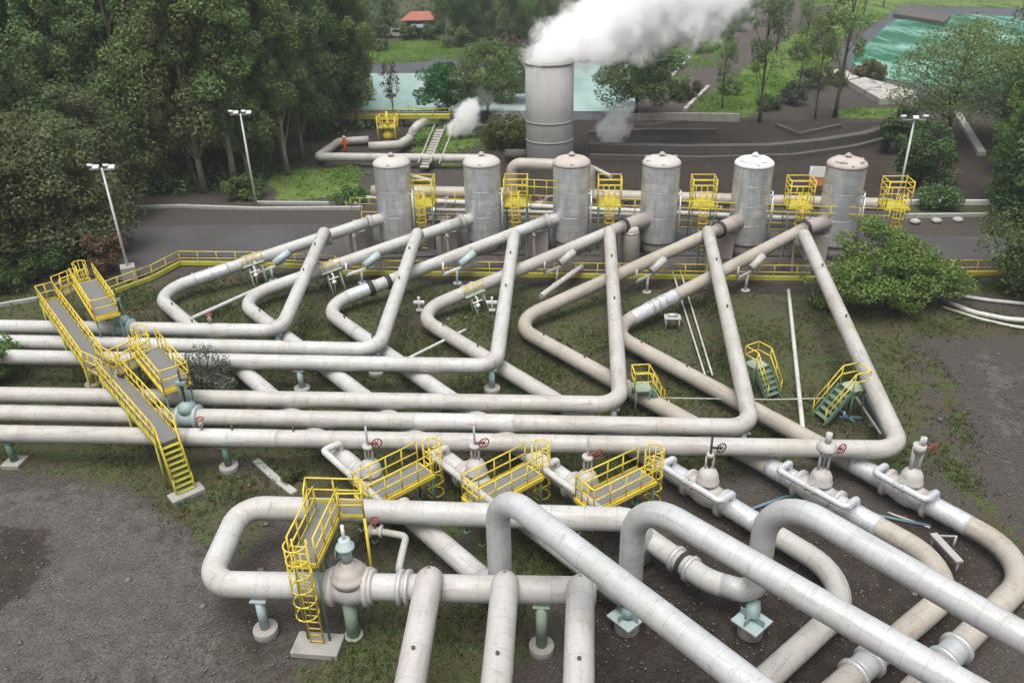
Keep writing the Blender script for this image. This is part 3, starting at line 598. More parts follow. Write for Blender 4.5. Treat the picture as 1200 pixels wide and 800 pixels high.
# valve stations on the looped pipes near the bends (green frame, white bits)
for (px, py, i, lb) in ((385, 322, 1, 'small valve station with green stair legs on the second looped pipe'), (548, 338, 3, 'small valve station with green legs on the fourth looped pipe'), (290, 300, 0, 'small yellow-topped valve station on the first looped pipe')):
    c, t = along(Bpath[i], find_px(Bpath[i], px, py)); b = Vector((c.x, c.y, 0)); n = Vector((t.y, -t.x, 0)).normalized()
    if n.y > 0: n = -n
    o = empty('valve_station', b, lb, 'valve', 'small valve stations on the looped pipes'); m = MB()
    for s in (-.6, .3): m.cyl(b+n*.9+t*s, b+n*.55+t*s+Z(c.z+.1), .045, 6); m.cyl(b+n*1.6+t*s, b+n*.6+t*s+Z(c.z), .04, 6)
    m.beam(b+n*.55+t*.7+Z(c.z), b+n*.55-t*.8+Z(c.z), .5, .05); m.build('frame', 'sage_paint', o)
    m = MB(); m.lathe(c-t*.4, [(.3, 0), (RC+.1, 0), (RC+.1, .1), (RC+.03, .12), (RC+.03, .68), (RC+.1, .7), (RC+.1, .8), (.3, .8)], 22, t); m.build('clamp', 'valve_rust', o)
    m = MB(); m.cyl(c+n*.4, c+n*1.0-Z(.2), .06, 8); m.cyl(c+n*1.0-Z(.2), c+n*1.0-Z(1.5), .05, 8); m.lathe(c+n*1.0-Z(.8), [(.08, 0), (.16, .04), (.16, .2), (.08, .24)], 10); m.cyl(c+n*1.0-Z(.4)-t*.35, c+n*1.0-Z(.4)+t*.35, .05, 8); m.build('drain_line', 'white_paint', o)
    m = MB(); rail(m, [b+n*.6+t*.7+Z(c.z+.05), b+n*.6-t*.7+Z(c.z+.05)], h=.7, gap=.7, toe=False); m.build('railing', 'yellow_paint', o)
# white drains standing on the ground
for (px, py) in ((492, 368), (577, 368)):
    p = at(px, py); o = empty('drain_stand', p, 'small white drain stand %s' % ('left of the fourth bend' if px < 500 else 'against the third upright pipe'), 'drain'); m = MB(); m.cyl(p, p+Z(1.2), .06, 8); m.box(p+Z(.85), (.7, .18, .16), FA); m.box(p+Z(.3), (.4, .16, .12), FA); m.build('manifold', 'white_paint', o); m = MB(); m.ring(p+Z(1.2), (0, 0, 1), .12, .02, 10); m.build('handwheel', 'steel', o)
p = at(787, 385); o = empty('drain_stand', p, 'grey metal frame on the soil right of the shiny clad joint', 'frame'); m = MB()
for dx in (-.4, .4):
    for dy in (-.3, .3): m = MB(); m.cyl(p+EX*dx+EY*dy, p+EX*dx+EY*dy+Z(.8), .035, 6); m.build('leg', 'galvanised', o)
m = MB(); m.box(p+Z(.8), (1., .7, .06), FA); m.cyl(p-EX*.3+Z(.95), p+EX*.3+Z(.95), .1, 10); m.build('frame_top', 'galvanised', o)
p = at(995, 492); o = empty('blue_stand', p, 'small blue-grey frame on the ground beside the left-facing green stair', 'frame'); m = MB(); m.beam(p+Z(.15)-EX*.5, p+Z(.15)+EX*.6, .1, .1); m.beam(p+Z(.15)-EX*.4+EY*.9, p+Z(.15)+EX*.1-EY*.4, .1, .1); m.build('cross_bar', 'blue_paint', o); m = MB(); m.cyl(p-EX*.3, p-EX*.3+Z(.5), .06, 8); m.build('post', 'steel', o)
p = at(1100, 655); o = empty('frame_stand', p, 'faded pink metal trestle inside the outermost front U-bend', 'frame'); m = MB(); m.beam(p+Z(.7)-EX*.1+EY*.7, p+Z(.7)+EX*.3-EY*.9, .3, .08); m.build('top_bar', 'pipe_pink', o); m = MB()
for q in (p-EX*.1+EY*.6, p+EX*.3-EY*.8, p+EX*.75+EY*.6): m = MB(); m.cyl(q, q+Z(.7), .05, 6); m.build('leg', 'pipe_pink', o)
m = MB(); m.beam(p+Z(.68)-EX*.1+EY*.6, p+Z(.68)+EX*.75+EY*.6, .06, .06); m.build('cross_bar', 'pipe_pink', o)
# ------------------------------------------------------------------ separators
tk = [(458, 292, 183), (564, 292, 183), (670, 293, 183), (776, 294, 183), (885, 296, 184), (994, 298, 185)]
lt = ['silver clad separator tower with a clean cream cap, farthest left of six', 'silver clad separator tower with a cream cap, patched with shiny metal on its side', 'silver clad separator tower with a pinkish cap, standing in front of the steam stack',
      'weathered silver separator tower with a ragged white cap, right of the steam stack', 'bright silver separator tower with a ragged snow-white cap', 'leaning-looking silver separator tower with a ragged pinkish cap, partly behind the leafy bush']
tankN = ['farthest left separator', 'second separator from the left', 'third separator, before the stack', 'fourth separator from the left', 'white-capped fifth separator', 'last separator behind the bush']
caps = ['tank_cap_cream', 'tank_cap_cream', 'tank_cap_pink', 'tank_cap_cream', 'tank_cap_white', 'tank_cap_pink']
for i, (px, yb, yt) in enumerate(tk):
    b = at(px+(645-px)*(yb-yt)/2017, yb); h = 7.3; r = 1.36; o = empty('separator_tower', b, lt[i], 'tank', 'six separator towers')
    zc = h-.45
    m = MB(); m.lathe(b+Z(1.0), [(r-.1, 0), (r, .04)] + [(r+(.018 if k % 2 else -.004), .08+(zc-1.15)*k/22) for k in range(23)] + [(r, zc-1.0)], 40); s = m.build('shell', 'tank_cladding', o)
    me = s.data
    m = MB(); m.lathe(b+Z(zc), [(r+.03, -.12), (r+.04, 0), (r*.97, .14), (r*.8, .31), (r*.5, .42), (r*.15, .46)], 36); s = m.build('cap', caps[i], o)
    m = MB(); m.cyl(b+Z(0), b+Z(1.0), r*.86, 28); m.build('skirt', 'concrete', o)
    m = MB(); q = b+Z(h); m.cyl(q-Z(.05), q+Z(.3), .13, 12); m.lathe(q+Z(.12), [(.1, 0), (.24, 0), (.24, .08), (.1, .09)], 14); m.build('top_nozzle', 'valve_rust' if i != 4 else 'tank_cap_white', o)
    m = MB(); q = b-EY*(r*.93)+Z(zc+.02); m.box(q, (.16, .12, .3), FA); m.build('lifting_lug', 'dark_band', o)
    if i >= 3:                                                     # torn sheets on the cap
        m = MB()
        for k in range(9):
            a_ = random.random()*6.28; q = b+Vector((math.cos(a_)*r*.85, math.sin(a_)*r*.85, zc+.2)); m.box(q, (.35, .04, random.uniform(.15, .4)), a_+1.57+random.uniform(-.4, .4))
        m.build('torn_cladding', caps[i], o)
    for k in ((.33, .66) if i not in (4,) else (.25, .5, .75)):
        m = MB(); q = b+Z(1.+(zc-1.)*k); m.lathe(q, [(r-.02, 0), (r+.02, .01), (r+.02, .05), (r-.02, .06)], 40); m.build('strap', 'steel', o)
    # side nozzle toward its pipe
    A_ = Bpath[i][0]; t = (Bpath[i][1]-Bpath[i][0]).normalized(); e = Vector((b.x, b.y, 2.8)); dd = (e-A_).normalized()
    m = MB(); m.sweep([A_-t*.02, A_+dd*.4, A_+dd*((e-A_).length-.5)], .5, 20, True, [.435, .45, .47] if i < 3 else [.46, .52, .6]); m.build('side_nozzle', 'pipe_white' if i < 3 else 'concrete_pink', o)
    m = MB(); w_ = .25; m.lathe(A_-t*.1, [(.4, 0), (.62 if i > 2 else .53, 0), (.62 if i > 2 else .53, w_), (.4, w_)], 22, dd); m.build('nozzle_flange', 'dark_band' if i > 2 else 'pipe_white', o)
    for s in (.35, .6):
        m = MB(); q = b+EX*(r+.12); m.cyl(q-EY*s+Z(.1), q-EY*s+Z(5.2-s), .07, 8); m.cyl(q-EY*s+Z(5.2-s), b-EY*s*.5+EX*r*.8+Z(5.2-s), .07, 8); m.build('level_pipe', 'steel', o)
    if i == 1:
        m = MB(); q = b+Z(3.6); N_ = 8
        for k in range(N_): a_ = R(-95+k*11); m.box(q+Vector((math.cos(a_)*(r+.02), math.sin(a_)*(r+.02), .1*(k % 3))), (.3, .03, .7), a_+1.57)
        m.build('shiny_patch', 'clad_bare', o)
    # concrete block below the nozzle
    bl_ = at(px-36, yb+6); a0 = empty('anchor_block', bl_, 'concrete anchor block left of the %s' % tankN[i], 'block', 'anchor blocks between the separators')
    m = MB(); m.poly([bl_+EX*x+EY*y for x, y in ((-1.0, -.2), (.55, -.2), (.55, 2.6), (-1.0, 2.6))], -.05, 1.9); m.build('block', 'concrete_pink', a0, bevel=.05)
    m = MB(); q = bl_+EX*-.2+EY*1.; m.box(q+Z(2.05), (1., 1.2, .3), FA); m.build('saddle', 'concrete', a0, bevel=.03)
    # yellow ladder tower to the right
    g = at(px+42, yb-2); deck_platform('ladder_tower', 'yellow caged ladder tower on the right side of the %s' % ['farthest left separator', 'second separator', 'third separator, before the stack', 'fourth separator', 'fifth, white-capped separator', 'last separator behind the leafy bush'][i], (g.x, g.y, 0), FA-R(90), 1.6, 1.75, 3.7, 1, 'yellow ladder towers beside the separators', 'LRA', deckmat='yellow_green_paint', tall=1)
for i, (px, py) in enumerate(((520, 262), (628, 262), (727, 262), (842, 262), (948, 266))):
    b = at(px, py); o = empty('valve_cluster', b, 'small cluster of pale valves and pipes behind the gap %s' % ['between the first two separators', 'between the second and third separators', 'between the third and fourth separators', 'between the fourth and fifth separators', 'between the last two separators'][i], 'valve', 'valve clusters behind the separators')
    m = MB()
    for k in range(3): q = b+EX*(-.8+.8*k)+EY*random.uniform(-.4, .4); h = random.uniform(1.2, 2.4); m.sweep(fillet([q, q+Z(h), q+Z(h)+EX*.9+EY*.5], .2, 5), .11, 10)
    m.beam(b-EX*1.2+Z(.5), b+EX*1.4+Z(.5), .25, .25); m.build('piping', ('pipe_cream', 'valve_rust', 'pipe_beige')[i % 3], o)
    for k in range(2):
        q = b+EX*(-.7+1.1*k)+Z(1.1+.5*k)-EY*.25; m = MB(); m.lathe(q, [(.1, 0), (.24, .05), (.26, .3), (.12, .42)], 12); m.cyl(q+Z(.4), q+Z(.75), .04, 6); v = m.build('valve_body', ('white_paint', 'valve_rust')[k], o)
        m = MB(); m.ring(q+Z(.75), (0, 0, 1), .2, .03, 12); m.build('handwheel', ('red_paint', 'steel')[(i+k) % 2], v)
    m = MB(); q = b+EX*1.5-EY*.3; m.box(q+Z(.75), (.7, .45, 1.3), FA); m.build('cabinet', ('galvanised', 'concrete_pale')[i % 2], o, bevel=.02)
for i, (px, py) in enumerate(((416, 300), (515, 305), (620, 312), (708, 318), (818, 322), (926, 325))):
    c, t = along(Bpath[i], 1.3); b = Vector((c.x, c.y, 0)); o = empty('pipe_support', b, 'pale steel frame carrying the side pipe of the %s' % tankN[i], 'support', 'frames under the tank ends of the side pipes')
    n = Vector((-t.y, t.x, 0)).normalized()
    for s in (-1, 1): m = MB(); m.beam(b+n*s*.5+t*.001, b+n*s*.38+Z(c.z-.3), .14, .14); m.build('leg', 'pipe_cream', o)
    m = MB(); m.beam(b+n*.6+Z(c.z-.48), b-n*.6+Z(c.z-.48), .2, .14); m.build('saddle', 'pipe_cream', o)
p = at(738, 306); o = empty('drain_drum', p, 'upright pale drum standing between the third and fourth separators', 'drum'); m = MB(); m.lathe(p, [(.5, 0), (.55, .05), (.55, 2.5), (.5, 2.6), (.3, 2.7)], 22); m.build('drum', 'concrete_pale', o); m = MB(); m.ring(p+Z(2.3), (0, 0, 1), .56, .04, 22); m.build('hoop', 'steel', o)
p = at(597, 306); 
# main steam header behind the separators, with an expansion loop between the second and third
y0 = 3.2
def bk(px, py, z): return at(px, py, z)
hz = 2.5; q1 = bk(601, 227, hz); up_ = Z(height_to(Vector((q1.x, q1.y, 0)), 192)-hz); q2 = bk(690, 229, hz)
m_, pth = pipe([bk(436, 224, hz), q1, q1+up_, q2+up_-Z(.1), q2, bk(1045, 240, hz)], [.7, .7, .7, .7], .5, 'pipe_beige', 'long beige steam main behind the separators, with a raised loop before the stack', None, 'steam_main')
thin([(510, 246, 2.2), (760, 252, 2.2)], .16, 'pipe_cream', 'thin pale pipe running behind the separators at knee height', 2.2); thin([(430, 232, 2.0), (1040, 262, 2.0)], .22, 'thin_pipe', 'grey pipe running low behind all the separators', 2.)
def fence(name, label, pts, group=None, h=1.08, gap=1.5, curb=None, mat='yellow_paint', r=.034, cat='railing'):
    P = [at(*p) if len(p) == 3 else at(*p, 0) for p in pts]; o = empty(name, P[0], label, cat, group)
    m = MB(); base = P
    for a, b in zip(P, P[1:]):
        d = (b-a).length; n = max(1, round(d/gap))
        for z in (h, h*.52): m.cyl(a+Z(z), b+Z(z), r, 6)
    m.build('rail', mat, o)
    for j, (a, b) in enumerate(zip(P, P[1:])):
        n = max(1, round((b-a).length/gap))
        for k in range(1 if j else 0, n+1): m = MB(); q = a.lerp(b, k/n); m.cyl(q, q+Z(h), r, 6); m.build('post', mat, o)
    if curb:
        m = MB()
        for a, b in zip(P, P[1:]): m.beam(a+Z(.13), b+Z(.13), .2, .3)
        m.build('kerb', curb, o)
    return o
fence('handrail', 'yellow handrail with kerb running along the road from the lamp block to the first separator', [(120, 349), (180, 327), (212, 310), (300, 311), (395, 316)], curb='yellow_green_paint')
fence('handrail', 'long yellow handrail in front of the separators', [(402, 321), (700, 325), (1012, 329)], curb='yellow_green_paint')
fence('handrail', 'yellow handrail with kerb right of the leafy bush', [(1085, 322), (1172, 322)], curb='yellow_paint')
fence('handrail', 'yellow walkway rail behind the separators', [(425, 263, 1.0), (1045, 281, 1.0)], gap=1.8)
fence('handrail', 'upper yellow rail along the steam main behind the separators', [(505, 240, 3.0), (1040, 262, 3.0)], gap=2.)
fence('handrail', 'yellow rail of the raised loop between second and third separators', [(598, 226, 4.6), (655, 229, 4.6)], gap=1.)
fence('handrail', 'low yellow-green rail at the left side of the first separator', [(412, 246, 1.), (445, 247, 1.)], gap=.9, mat='yellow_green_paint')
# ------------------------------------------------------------------ stack, back works, lamps, person, house
b = at(644, 190); hs = height_to(b, 72); r = 28/ppm(b+Z(hs*.5)); o = empty('steam_stack', b, 'broad grey concrete steam stack with white steam pouring from its top', 'stack')
m = MB(); m.lathe(b, [(r*.97, 0), (r, .1), (r, hs*.5), (r*.995, hs), (r*.9, hs), (r*.88, hs-2.5)], 48); m.build('shell', 'stack_concrete', o)
for z in (hs*.24, hs*.43, hs*.985):
    m = MB(); m.lathe(b+Z(z), [(r-.02, 0), (r+.05, .01), (r+.05, .16), (r-.02, .17)], 48); m.build('rim_band', 'concrete', o)
m = MB(); m.cyl(b-EX*r+Z(.8), b-EX*(r+2.2)+Z(.8), .55, 18); m.build('inlet', 'concrete_dark', o)
STK = b+Z(hs); STR = r
def lamp(px, py, ytop, label, block=False, heads=4):
    b = at(px, py); h = height_to(b, ytop); o = empty('lamp_post', b, label, 'lamp post', 'floodlight posts')
    m = MB(); m.cyl(b, b+Z(h), .11, 10, .07); m.build('pole', 'pole_paint', o)
    m = MB(); m.beam(b+Z(h-.1)-EX*.9, b+Z(h-.1)+EX*.9, .08, .08); m.build('crossarm', 'galvanised', o)
    for k in range(heads):
        x = -.85+1.7*k/(heads-1); q = b+EX*x+Z(h+.12)-EY*(.2 if k % 2 else -.2); a = Matrix.Rotation(R(35 if k % 2 else -35), 3, 'X')
        m = MB(); m.box(q, (.42, .34, .12), frame=Matrix.Rotation(FA, 3, 'Z') @ a); f = m.build('floodlight', 'galvanised', o)
        m = MB(); m.box(q+Matrix.Rotation(FA, 3, 'Z') @ a @ Vector((0, 0, -.075)), (.36, .28, .025), frame=Matrix.Rotation(FA, 3, 'Z') @ a); m.build('lens', 'lamp_glass', f)
    if block:
        m = MB(); m.box(b+Z(.35), (1.0, 1.0, 1.3), R(25)); m.build('base_block', 'concrete', o, bevel=.04)
lamp(153, 326, 197, 'white floodlight post on a grey concrete block at the left', True); lamp(300.5, 241, 133, 'white floodlight post at the edge of the wood'); lamp(1049, 250, 139, 'white floodlight post right of the last separator', heads=3)
# person in orange overalls
P = at(405, 178); o = empty('person', P, 'person in orange overalls and helmet walking on the grass behind the first separator', 'person')
J = {'pel': (0, 0, .93), 'ch': (0, 0, 1.25), 'nk': (0, 0, 1.45), 'hd': (0, -.02, 1.58), 'tp': (0, -.02, 1.68), 'sl': (-.2, 0, 1.38), 'el': (-.27, .02, 1.12), 'hl': (-.26, -.1, .88), 'sr': (.2, 0, 1.38), 'er': (.27, .02, 1.12), 'hr': (.27, -.1, .9), 'kl': (-.1, -.05, .5), 'fl': (-.11, .0, .08), 'tl': (-.12, -.16, .04), 'kr': (.1, -.0, .5), 'fr': (.12, .12, .08), 'tr': (.13, -.03, .04)}
rad = dict(pel=.17, ch=.19, nk=.07, hd=.11, tp=.09, sl=.09, el=.06, hl=.045, sr=.09, er=.06, hr=.045, kl=.085, fl=.06, tl=.05, kr=.085, fr=.06, tr=.05)
ks = list(J); ed = [('pel', 'ch'), ('ch', 'nk'), ('nk', 'hd'), ('hd', 'tp'), ('ch', 'sl'), ('sl', 'el'), ('el', 'hl'), ('ch', 'sr'), ('sr', 'er'), ('er', 'hr'), ('pel', 'kl'), ('kl', 'fl'), ('fl', 'tl'), ('pel', 'kr'), ('kr', 'fr'), ('fr', 'tr')]
me = bpy.data.meshes.new('body'); me.from_pydata([J[k] for k in ks], [(ks.index(a), ks.index(c)) for a, c in ed], []); bo = bpy.data.objects.new('body', me); COL.objects.link(bo); bo.parent = o
sk = bo.modifiers.new('skin', 'SKIN'); bo.modifiers.new('sub', 'SUBSURF').render_levels = 1
if not me.skin_vertices: me.attributes.new('skin', 'FLOAT', 'POINT')
try:
    for i, k in enumerate(ks): me.skin_vertices[0].data[i].radius = (rad[k],)*2
    me.skin_vertices[0].data[0].use_root = True
except Exception:
    bm = bmesh.new(); bm.from_mesh(me); ly = bm.verts.layers.skin.verify(); bm.verts.ensure_lookup_table()
    for i, k in enumerate(ks): bm.verts[i][ly].radius = (rad[k],)*2
    bm.verts[0][ly].use_root = True; bm.to_mesh(me); bm.free()
t = NT('person_body'); ob_ = t.obj(); sp = t.n('ShaderNodeSeparateXYZ'); t.l(ob_, sp.inputs[0]); z = sp.outputs[2]
c = t.mix(t.math('GREATER_THAN', z, 1.48), (.75, .16, .03), (.33, .19, .12)); c = t.mix(t.math('LESS_THAN', z, .13), c, (.03, .025, .02)); MATS['person_body'] = t.done(t.bsdf(c, .8)); me.materials.append(MATS['person_body'])
m = MB(); m.lathe((0, -.02, 1.63), [(.16, 0), (.16, .03), (.13, .05), (.12, .12), (.07, .17), (.02, .18)], 16)
ORI[o.name] = (0, 0, 0); m.build('helmet', 'white_paint', o)
# pipe works behind, at the left
def bigpipe(pts, r, mat, label, b=1.0, name='steam_pipe', group=None): ob, path = pipe([at(*p) for p in pts], b, r, mat, label, group, name); return ob
bigpipe([(560, 186, 1.), (372, 184, 1.), (398, 166, .5), (432, 164, .5)], .45, 'pipe_cream', 'cream pipe bent sharply back behind the first separator, near the person', .7)
bigpipe([(432, 172, .9), (468, 170, .9), (484, 160, .9), (484, 150, 2.2), (498, 143, 2.2)], .5, 'pipe_cream', 'short curved pale pipe beside the yellow valve frame', .6)
b = at(456, 168); o = empty('yellow_valve_station', b, 'bright yellow valve frame standing behind the first separator', 'platform')
m = MB()
for x in (-1., 1.):
    for y in (-.8, .8): m = MB(); m.cyl(b+EX*x+EY*y, b+EX*x+EY*y+Z(3.2), .08, 6); m.build('leg', 'yellow_paint', o)
m = MB(); m.box(b+Z(1.9), (2.1, 1.7, .08), FA); m.build('deck', 'yellow_green_paint', o)
m = MB(); rail(m, [b+EX*x+EY*y+Z(1.9) for x, y in ((-1., -.8), (1., -.8), (1., .8), (-1., .8))], h=1.2, gap=.7, r=.05, closed=True); m.build('railing', 'yellow_paint', o)
m = MB(); m.lathe(b+Z(.4), [(.3, 0), (.7, .2), (.75, .7), (.5, 1.1), (.2, 1.3)], 16); m.cyl(b+Z(1.2), b+Z(3.6), .12, 8); m.build('valve', 'yellow_paint', o)
b0, b1 = at(392, 137, 1.2), at(528, 136, 1.2); o = empty('trough_bridge', (b0.x, b0.y, 0), 'long low yellow railed bridge along the near edge of the pale pond', 'bridge')
m = MB(); m.beam(b0, b1, 1.4, .35); m.build('deck', 'yellow_green_paint', o); m = MB(); n_ = EY*.7; rail(m, [b0-n_+Z(.17), b1-n_+Z(.17)], h=.9, gap=2, r=.05); m.build('railing', 'yellow_green_paint', o)
for k in range(6): q = b0.lerp(b1, (k+.5)/6); m = MB(); m.box((q.x, q.y, .5), (.3, 1.2, 1.05), FA); m.build('pier', 'concrete_dark', o)
a0, a1 = at(497, 197, .4), at(516, 152, 2.6); o = empty('sloping_stair', (a0.x, a0.y, 0), 'long sloping grey stair with pale rails behind the first separator', 'stairs')
d = (a1-a0); sd = Vector((d.y, -d.x, 0)).normalized()
m = MB(); m.beam(a0, a1, .9, .12)
for k in range(14): m.box(a0.lerp(a1, k/14)+Z(.1), (.9, .28, .05), math.atan2(d.y, d.x)+R(90))
m.build('stair', 'concrete', o); m = MB()
for s in (-.6, .6, 1.6): m.cyl(a0+sd*s+Z(.5), a1+sd*s+Z(.5), .07, 8)
for k in (.1, .5, .9): q = a0.lerp(a1, k); m.cyl(q+sd*.6, q+sd*.6+Z(.5), .05, 6); m.cyl(q-sd*.6, q-sd*.6+Z(.5), .05, 6)
m.build('handrail', 'pipe_cream', o)
for (p, q, lb) in (((694, 196, .5), (716, 207, .5), 'short pale pipe piece lying right of the third separator top'), ((470, 203, .6), (505, 212, .6), 'pale pipe piece lying right of the first separator top')):
    thin([p, q], .22, 'pipe_cream', lb, .5)
# low concrete channel walls in the dark yard
def wall(pts, w, h, mat, label, name='channel_wall', cat='wall', group=None):
    P = [at(*p) for p in pts]; m = MB()
    n = len(P); L_ = []; R__ = []
    for i in range(n):
        d = (P[min(i+1, n-1)]-P[max(i-1, 0)]).normalized(); s = Vector((-d.y, d.x, 0))*w/2; L_.append(P[i]+s); R__.append(P[i]-s)
    vs = []; 
    for a, c in zip(L_, R__): vs += [(a.x, a.y, -.1), (a.x, a.y, h), (c.x, c.y, h), (c.x, c.y, -.1)]
    fs = [(4*i+k, 4*i+(k+1) % 4, 4*i+4+(k+1) % 4, 4*i+4+k) for i in range(n-1) for k in range(4)]; m.add(vs, fs+[(0, 1, 2, 3), (4*n-1, 4*n-2, 4*n-3, 4*n-4)])
    return tag(m.build(name, mat, o=P[0]), label, cat, group)
wall([(690, 176), (800, 179), (900, 178), (960, 172), (1010, 164), (1046, 153)], 1.0, .8, 'concrete_dark', 'low dark concrete channel wall curving right behind the separators')
wall([(690, 186), (820, 189), (930, 186), (1000, 176), (1050, 163)], .5, .5, 'concrete_dark', 'second low dark channel wall, nearer the separators')
wall([(690, 160), (760, 157), (840, 157)], .5, .6, 'concrete_dark', 'short dark wall in the yard right of the stack'); wall([(728, 142), (790, 141), (866, 142)], .4, .9, 'concrete', 'thin pale wall at the foot of the diagonal track')
wall([(910, 150), (936, 161), (985, 150)], .4, .5, 'concrete_dark', 'small dark angled wall below the slim trees'); wall([(520, 148), (565, 153), (612, 152)], .6, .7, 'concrete_dark', 'dark wall behind the second separator')
wall([(802, 132), (830, 104)], .5, .5, 'concrete_pale', 'pale concrete strip on the grass, lower of two beside the diagonal track'); wall([(787, 92), (808, 70)], .5, .5, 'concrete_pale', 'pale concrete strip on the grass, upper of two beside the diagonal track')
wall([(1121, 134), (1150, 182)], .8, .35, 'concrete', 'pale concrete beam lying on the soil at the right')
wall([(140, 245), (210, 243), (300, 246), (425, 245)], .35, .25, 'kerb_paint', 'pale kerb along the road at the edge of the wood', 'kerb'); wall([(300, 239), (425, 240)], .35, .25, 'kerb_paint', 'second pale kerb behind the edge-of-wood lamp post', 'kerb')
wall([(1055, 239), (1168, 239)], .3, .35, 'white_paint', 'upper white kerb right of the last separator', 'kerb'); wall([(1060, 254), (1155, 253)], .3, .25, 'kerb_paint', 'lower pale kerb right of the last separator', 'kerb')
wall([(-20, 362), (50, 350)], .25, .2, 'kerb_paint', 'pale kerb meeting the left crossover', 'kerb')
wall([(300, 540), (322, 560), (345, 578)], .35, .08, 'kerb_paint', 'broken strip of pale concrete under the front pipes', 'kerb')
for (px, py, k) in ((1072, 261, 0), (1097, 260, 1), (1122, 259, 2)):
    b = at(px, py); m = MB(); m.lathe(b, [(.4, 0), (.42, .2), (.2, .32), (.02, .34)], 10); tag(m.build('white_stone', 'concrete_pale', o=b), 'low white marker stone on the verge, %s of three' % ('leftmost', 'middle', 'rightmost')[k], 'stone', 'white marker stones')
def slab(pts, h, mat, label, name='concrete_slab', cat='slab'):
    P = [at(*p) for p in pts]; m = MB(); m.poly([(p.x, p.y) for p in P], -.05, h); return tag(m.build(name, mat, o=P[0], bevel=.05), label, cat)
slab([(993, 101), (1012, 97), (1068, 113), (1075, 121), (1030, 123)], .8, 'concrete_pale', 'broad pale concrete slab below the green pond'); slab([(960, 92), (985, 84), (1006, 95), (990, 99)], .6, 'concrete_pale', 'smaller pale concrete slab left of the broad one')
slab([(1046, 21), (1062, 14), (1113, 22), (1106, 31)], .9, 'concrete_dark', 'dark flat pump raft standing in the green pond', 'pump_raft', 'raft')
# notice board
b = at(955, 226); o = empty('notice_board', b, 'small white board with an orange lower panel left of the last separator', 'board')
for s in (-.6, .6): m = MB(); m.cyl(b+EX*s, b+EX*s+Z(2.4), .05, 8); m.build('post', 'galvanised', o)
m = MB(); m.box(b+Z(1.95), (1.5, .06, .95), FA-R(8)); m.build('upper_panel', 'white_paint', o); m = MB(); m.box(b+Z(1.05), (1.3, .05, .75), FA-R(8)); m.build('lower_panel', 'orange_paint', o)
# house with red roof
b = at(494, 37); o = empty('house', b, 'small house with a terracotta red roof beyond the lawn', 'house'); W_, D_, HW = 6.4, 5.4, 2.8
m = MB(); m.poly([b+EX*x+EY*y for x, y in ((-W_/2, -D_/2), (W_/2, -D_/2), (W_/2, D_/2), (-W_/2, D_/2))], 0, HW); m.build('wall', 'wall_paint', o)
m = MB(); e = .9; vs = [b+EX*x+EY*y+Z(z) for x, y, z in ((-W_/2-e, -D_/2-e, HW-.1), (W_/2+e, -D_/2-e, HW-.1), (W_/2+e, D_/2+e, HW-.1), (-W_/2-e, D_/2+e, HW-.1), (-W_/2+1.2, 0, HW+1.4), (W_/2-1.2, 0, HW+1.4))]
m.add(vs, [(0, 1, 5, 4), (2, 3, 4, 5), (1, 2, 5), (3, 0, 4), (0, 3, 2, 1)]); rf = m.build('roof', 'roof_tile', o)
for x in (-2.2, 2.2):
    m = MB(); m.box(b+EX*x-EY*(D_/2+.02)+Z(1.6), (1.2, .1, 1.1), FA); w_ = m.build('window', 'window_dark', o); m = MB(); m.box(b+EX*x-EY*(D_/2+.06)+Z(1.0), (1.4, .16, .1), FA); m.build('sill', 'white_paint', w_)
m = MB(); m.box(b-EY*(D_/2+.03)+Z(1.05), (1., .1, 2.1), FA); m.build('door', 'wood_brown', o)
b = at(491, 45); o = empty('open_shed', b, 'small grey-roofed open shed in front of the red-roofed house', 'shed'); m = MB(); m.box(b+Z(2.4), (3.2, 2.6, .12), frame=Matrix.Rotation(FA, 3, 'Z') @ Matrix.Rotation(R(8), 3, 'X')); m.build('roof', 'slate_blue', o)
for x in (-1.4, 1.4):
    for y in (-1.1, 1.1): m = MB(); m.cyl(b+EX*x+EY*y, b+EX*x+EY*y+Z(2.35), .08, 6); m.build('post', 'wood_brown', o)
m = MB(); m.box(b+EY*1.15+Z(1.1), (2.8, .08, 2.2), FA); m.build('back_wall', 'slate_blue', o)
b = at(465, 44); o = empty('white_van', b, 'small white van parked on the lawn beside the red-roofed house', 'van')
m = MB(); pr = [(-1.6, .35), (1.6, .35), (1.6, .95), (1.0, 1.1), (.7, 1.75), (-1.5, 1.8), (-1.6, 1.6)]
vs = [b+EX*x+EY*y+Z(z) for y in (-.75, .75) for x, z in pr]; k = len(pr); m.add(vs, [tuple(range(k)), tuple(range(2*k-1, k-1, -1))]+[(i, (i+1) % k, k+(i+1) % k, k+i) for i in range(k)]); m.build('body', 'kerb_paint', o, bevel=.06)
for x in (-1., 1.):
    for y in (-.7, .7): m = MB(); m.cyl(b+EX*x+EY*(y-.08)+Z(.32), b+EX*x+EY*(y+.08)+Z(.32), .32, 16); m.build('wheel', 'black_rubber', o)
m = MB(); m.box(b+EX*.1-EY*.77+Z(1.4), (1.6, .03, .45), FA); m.build('window', 'window_dark', o)
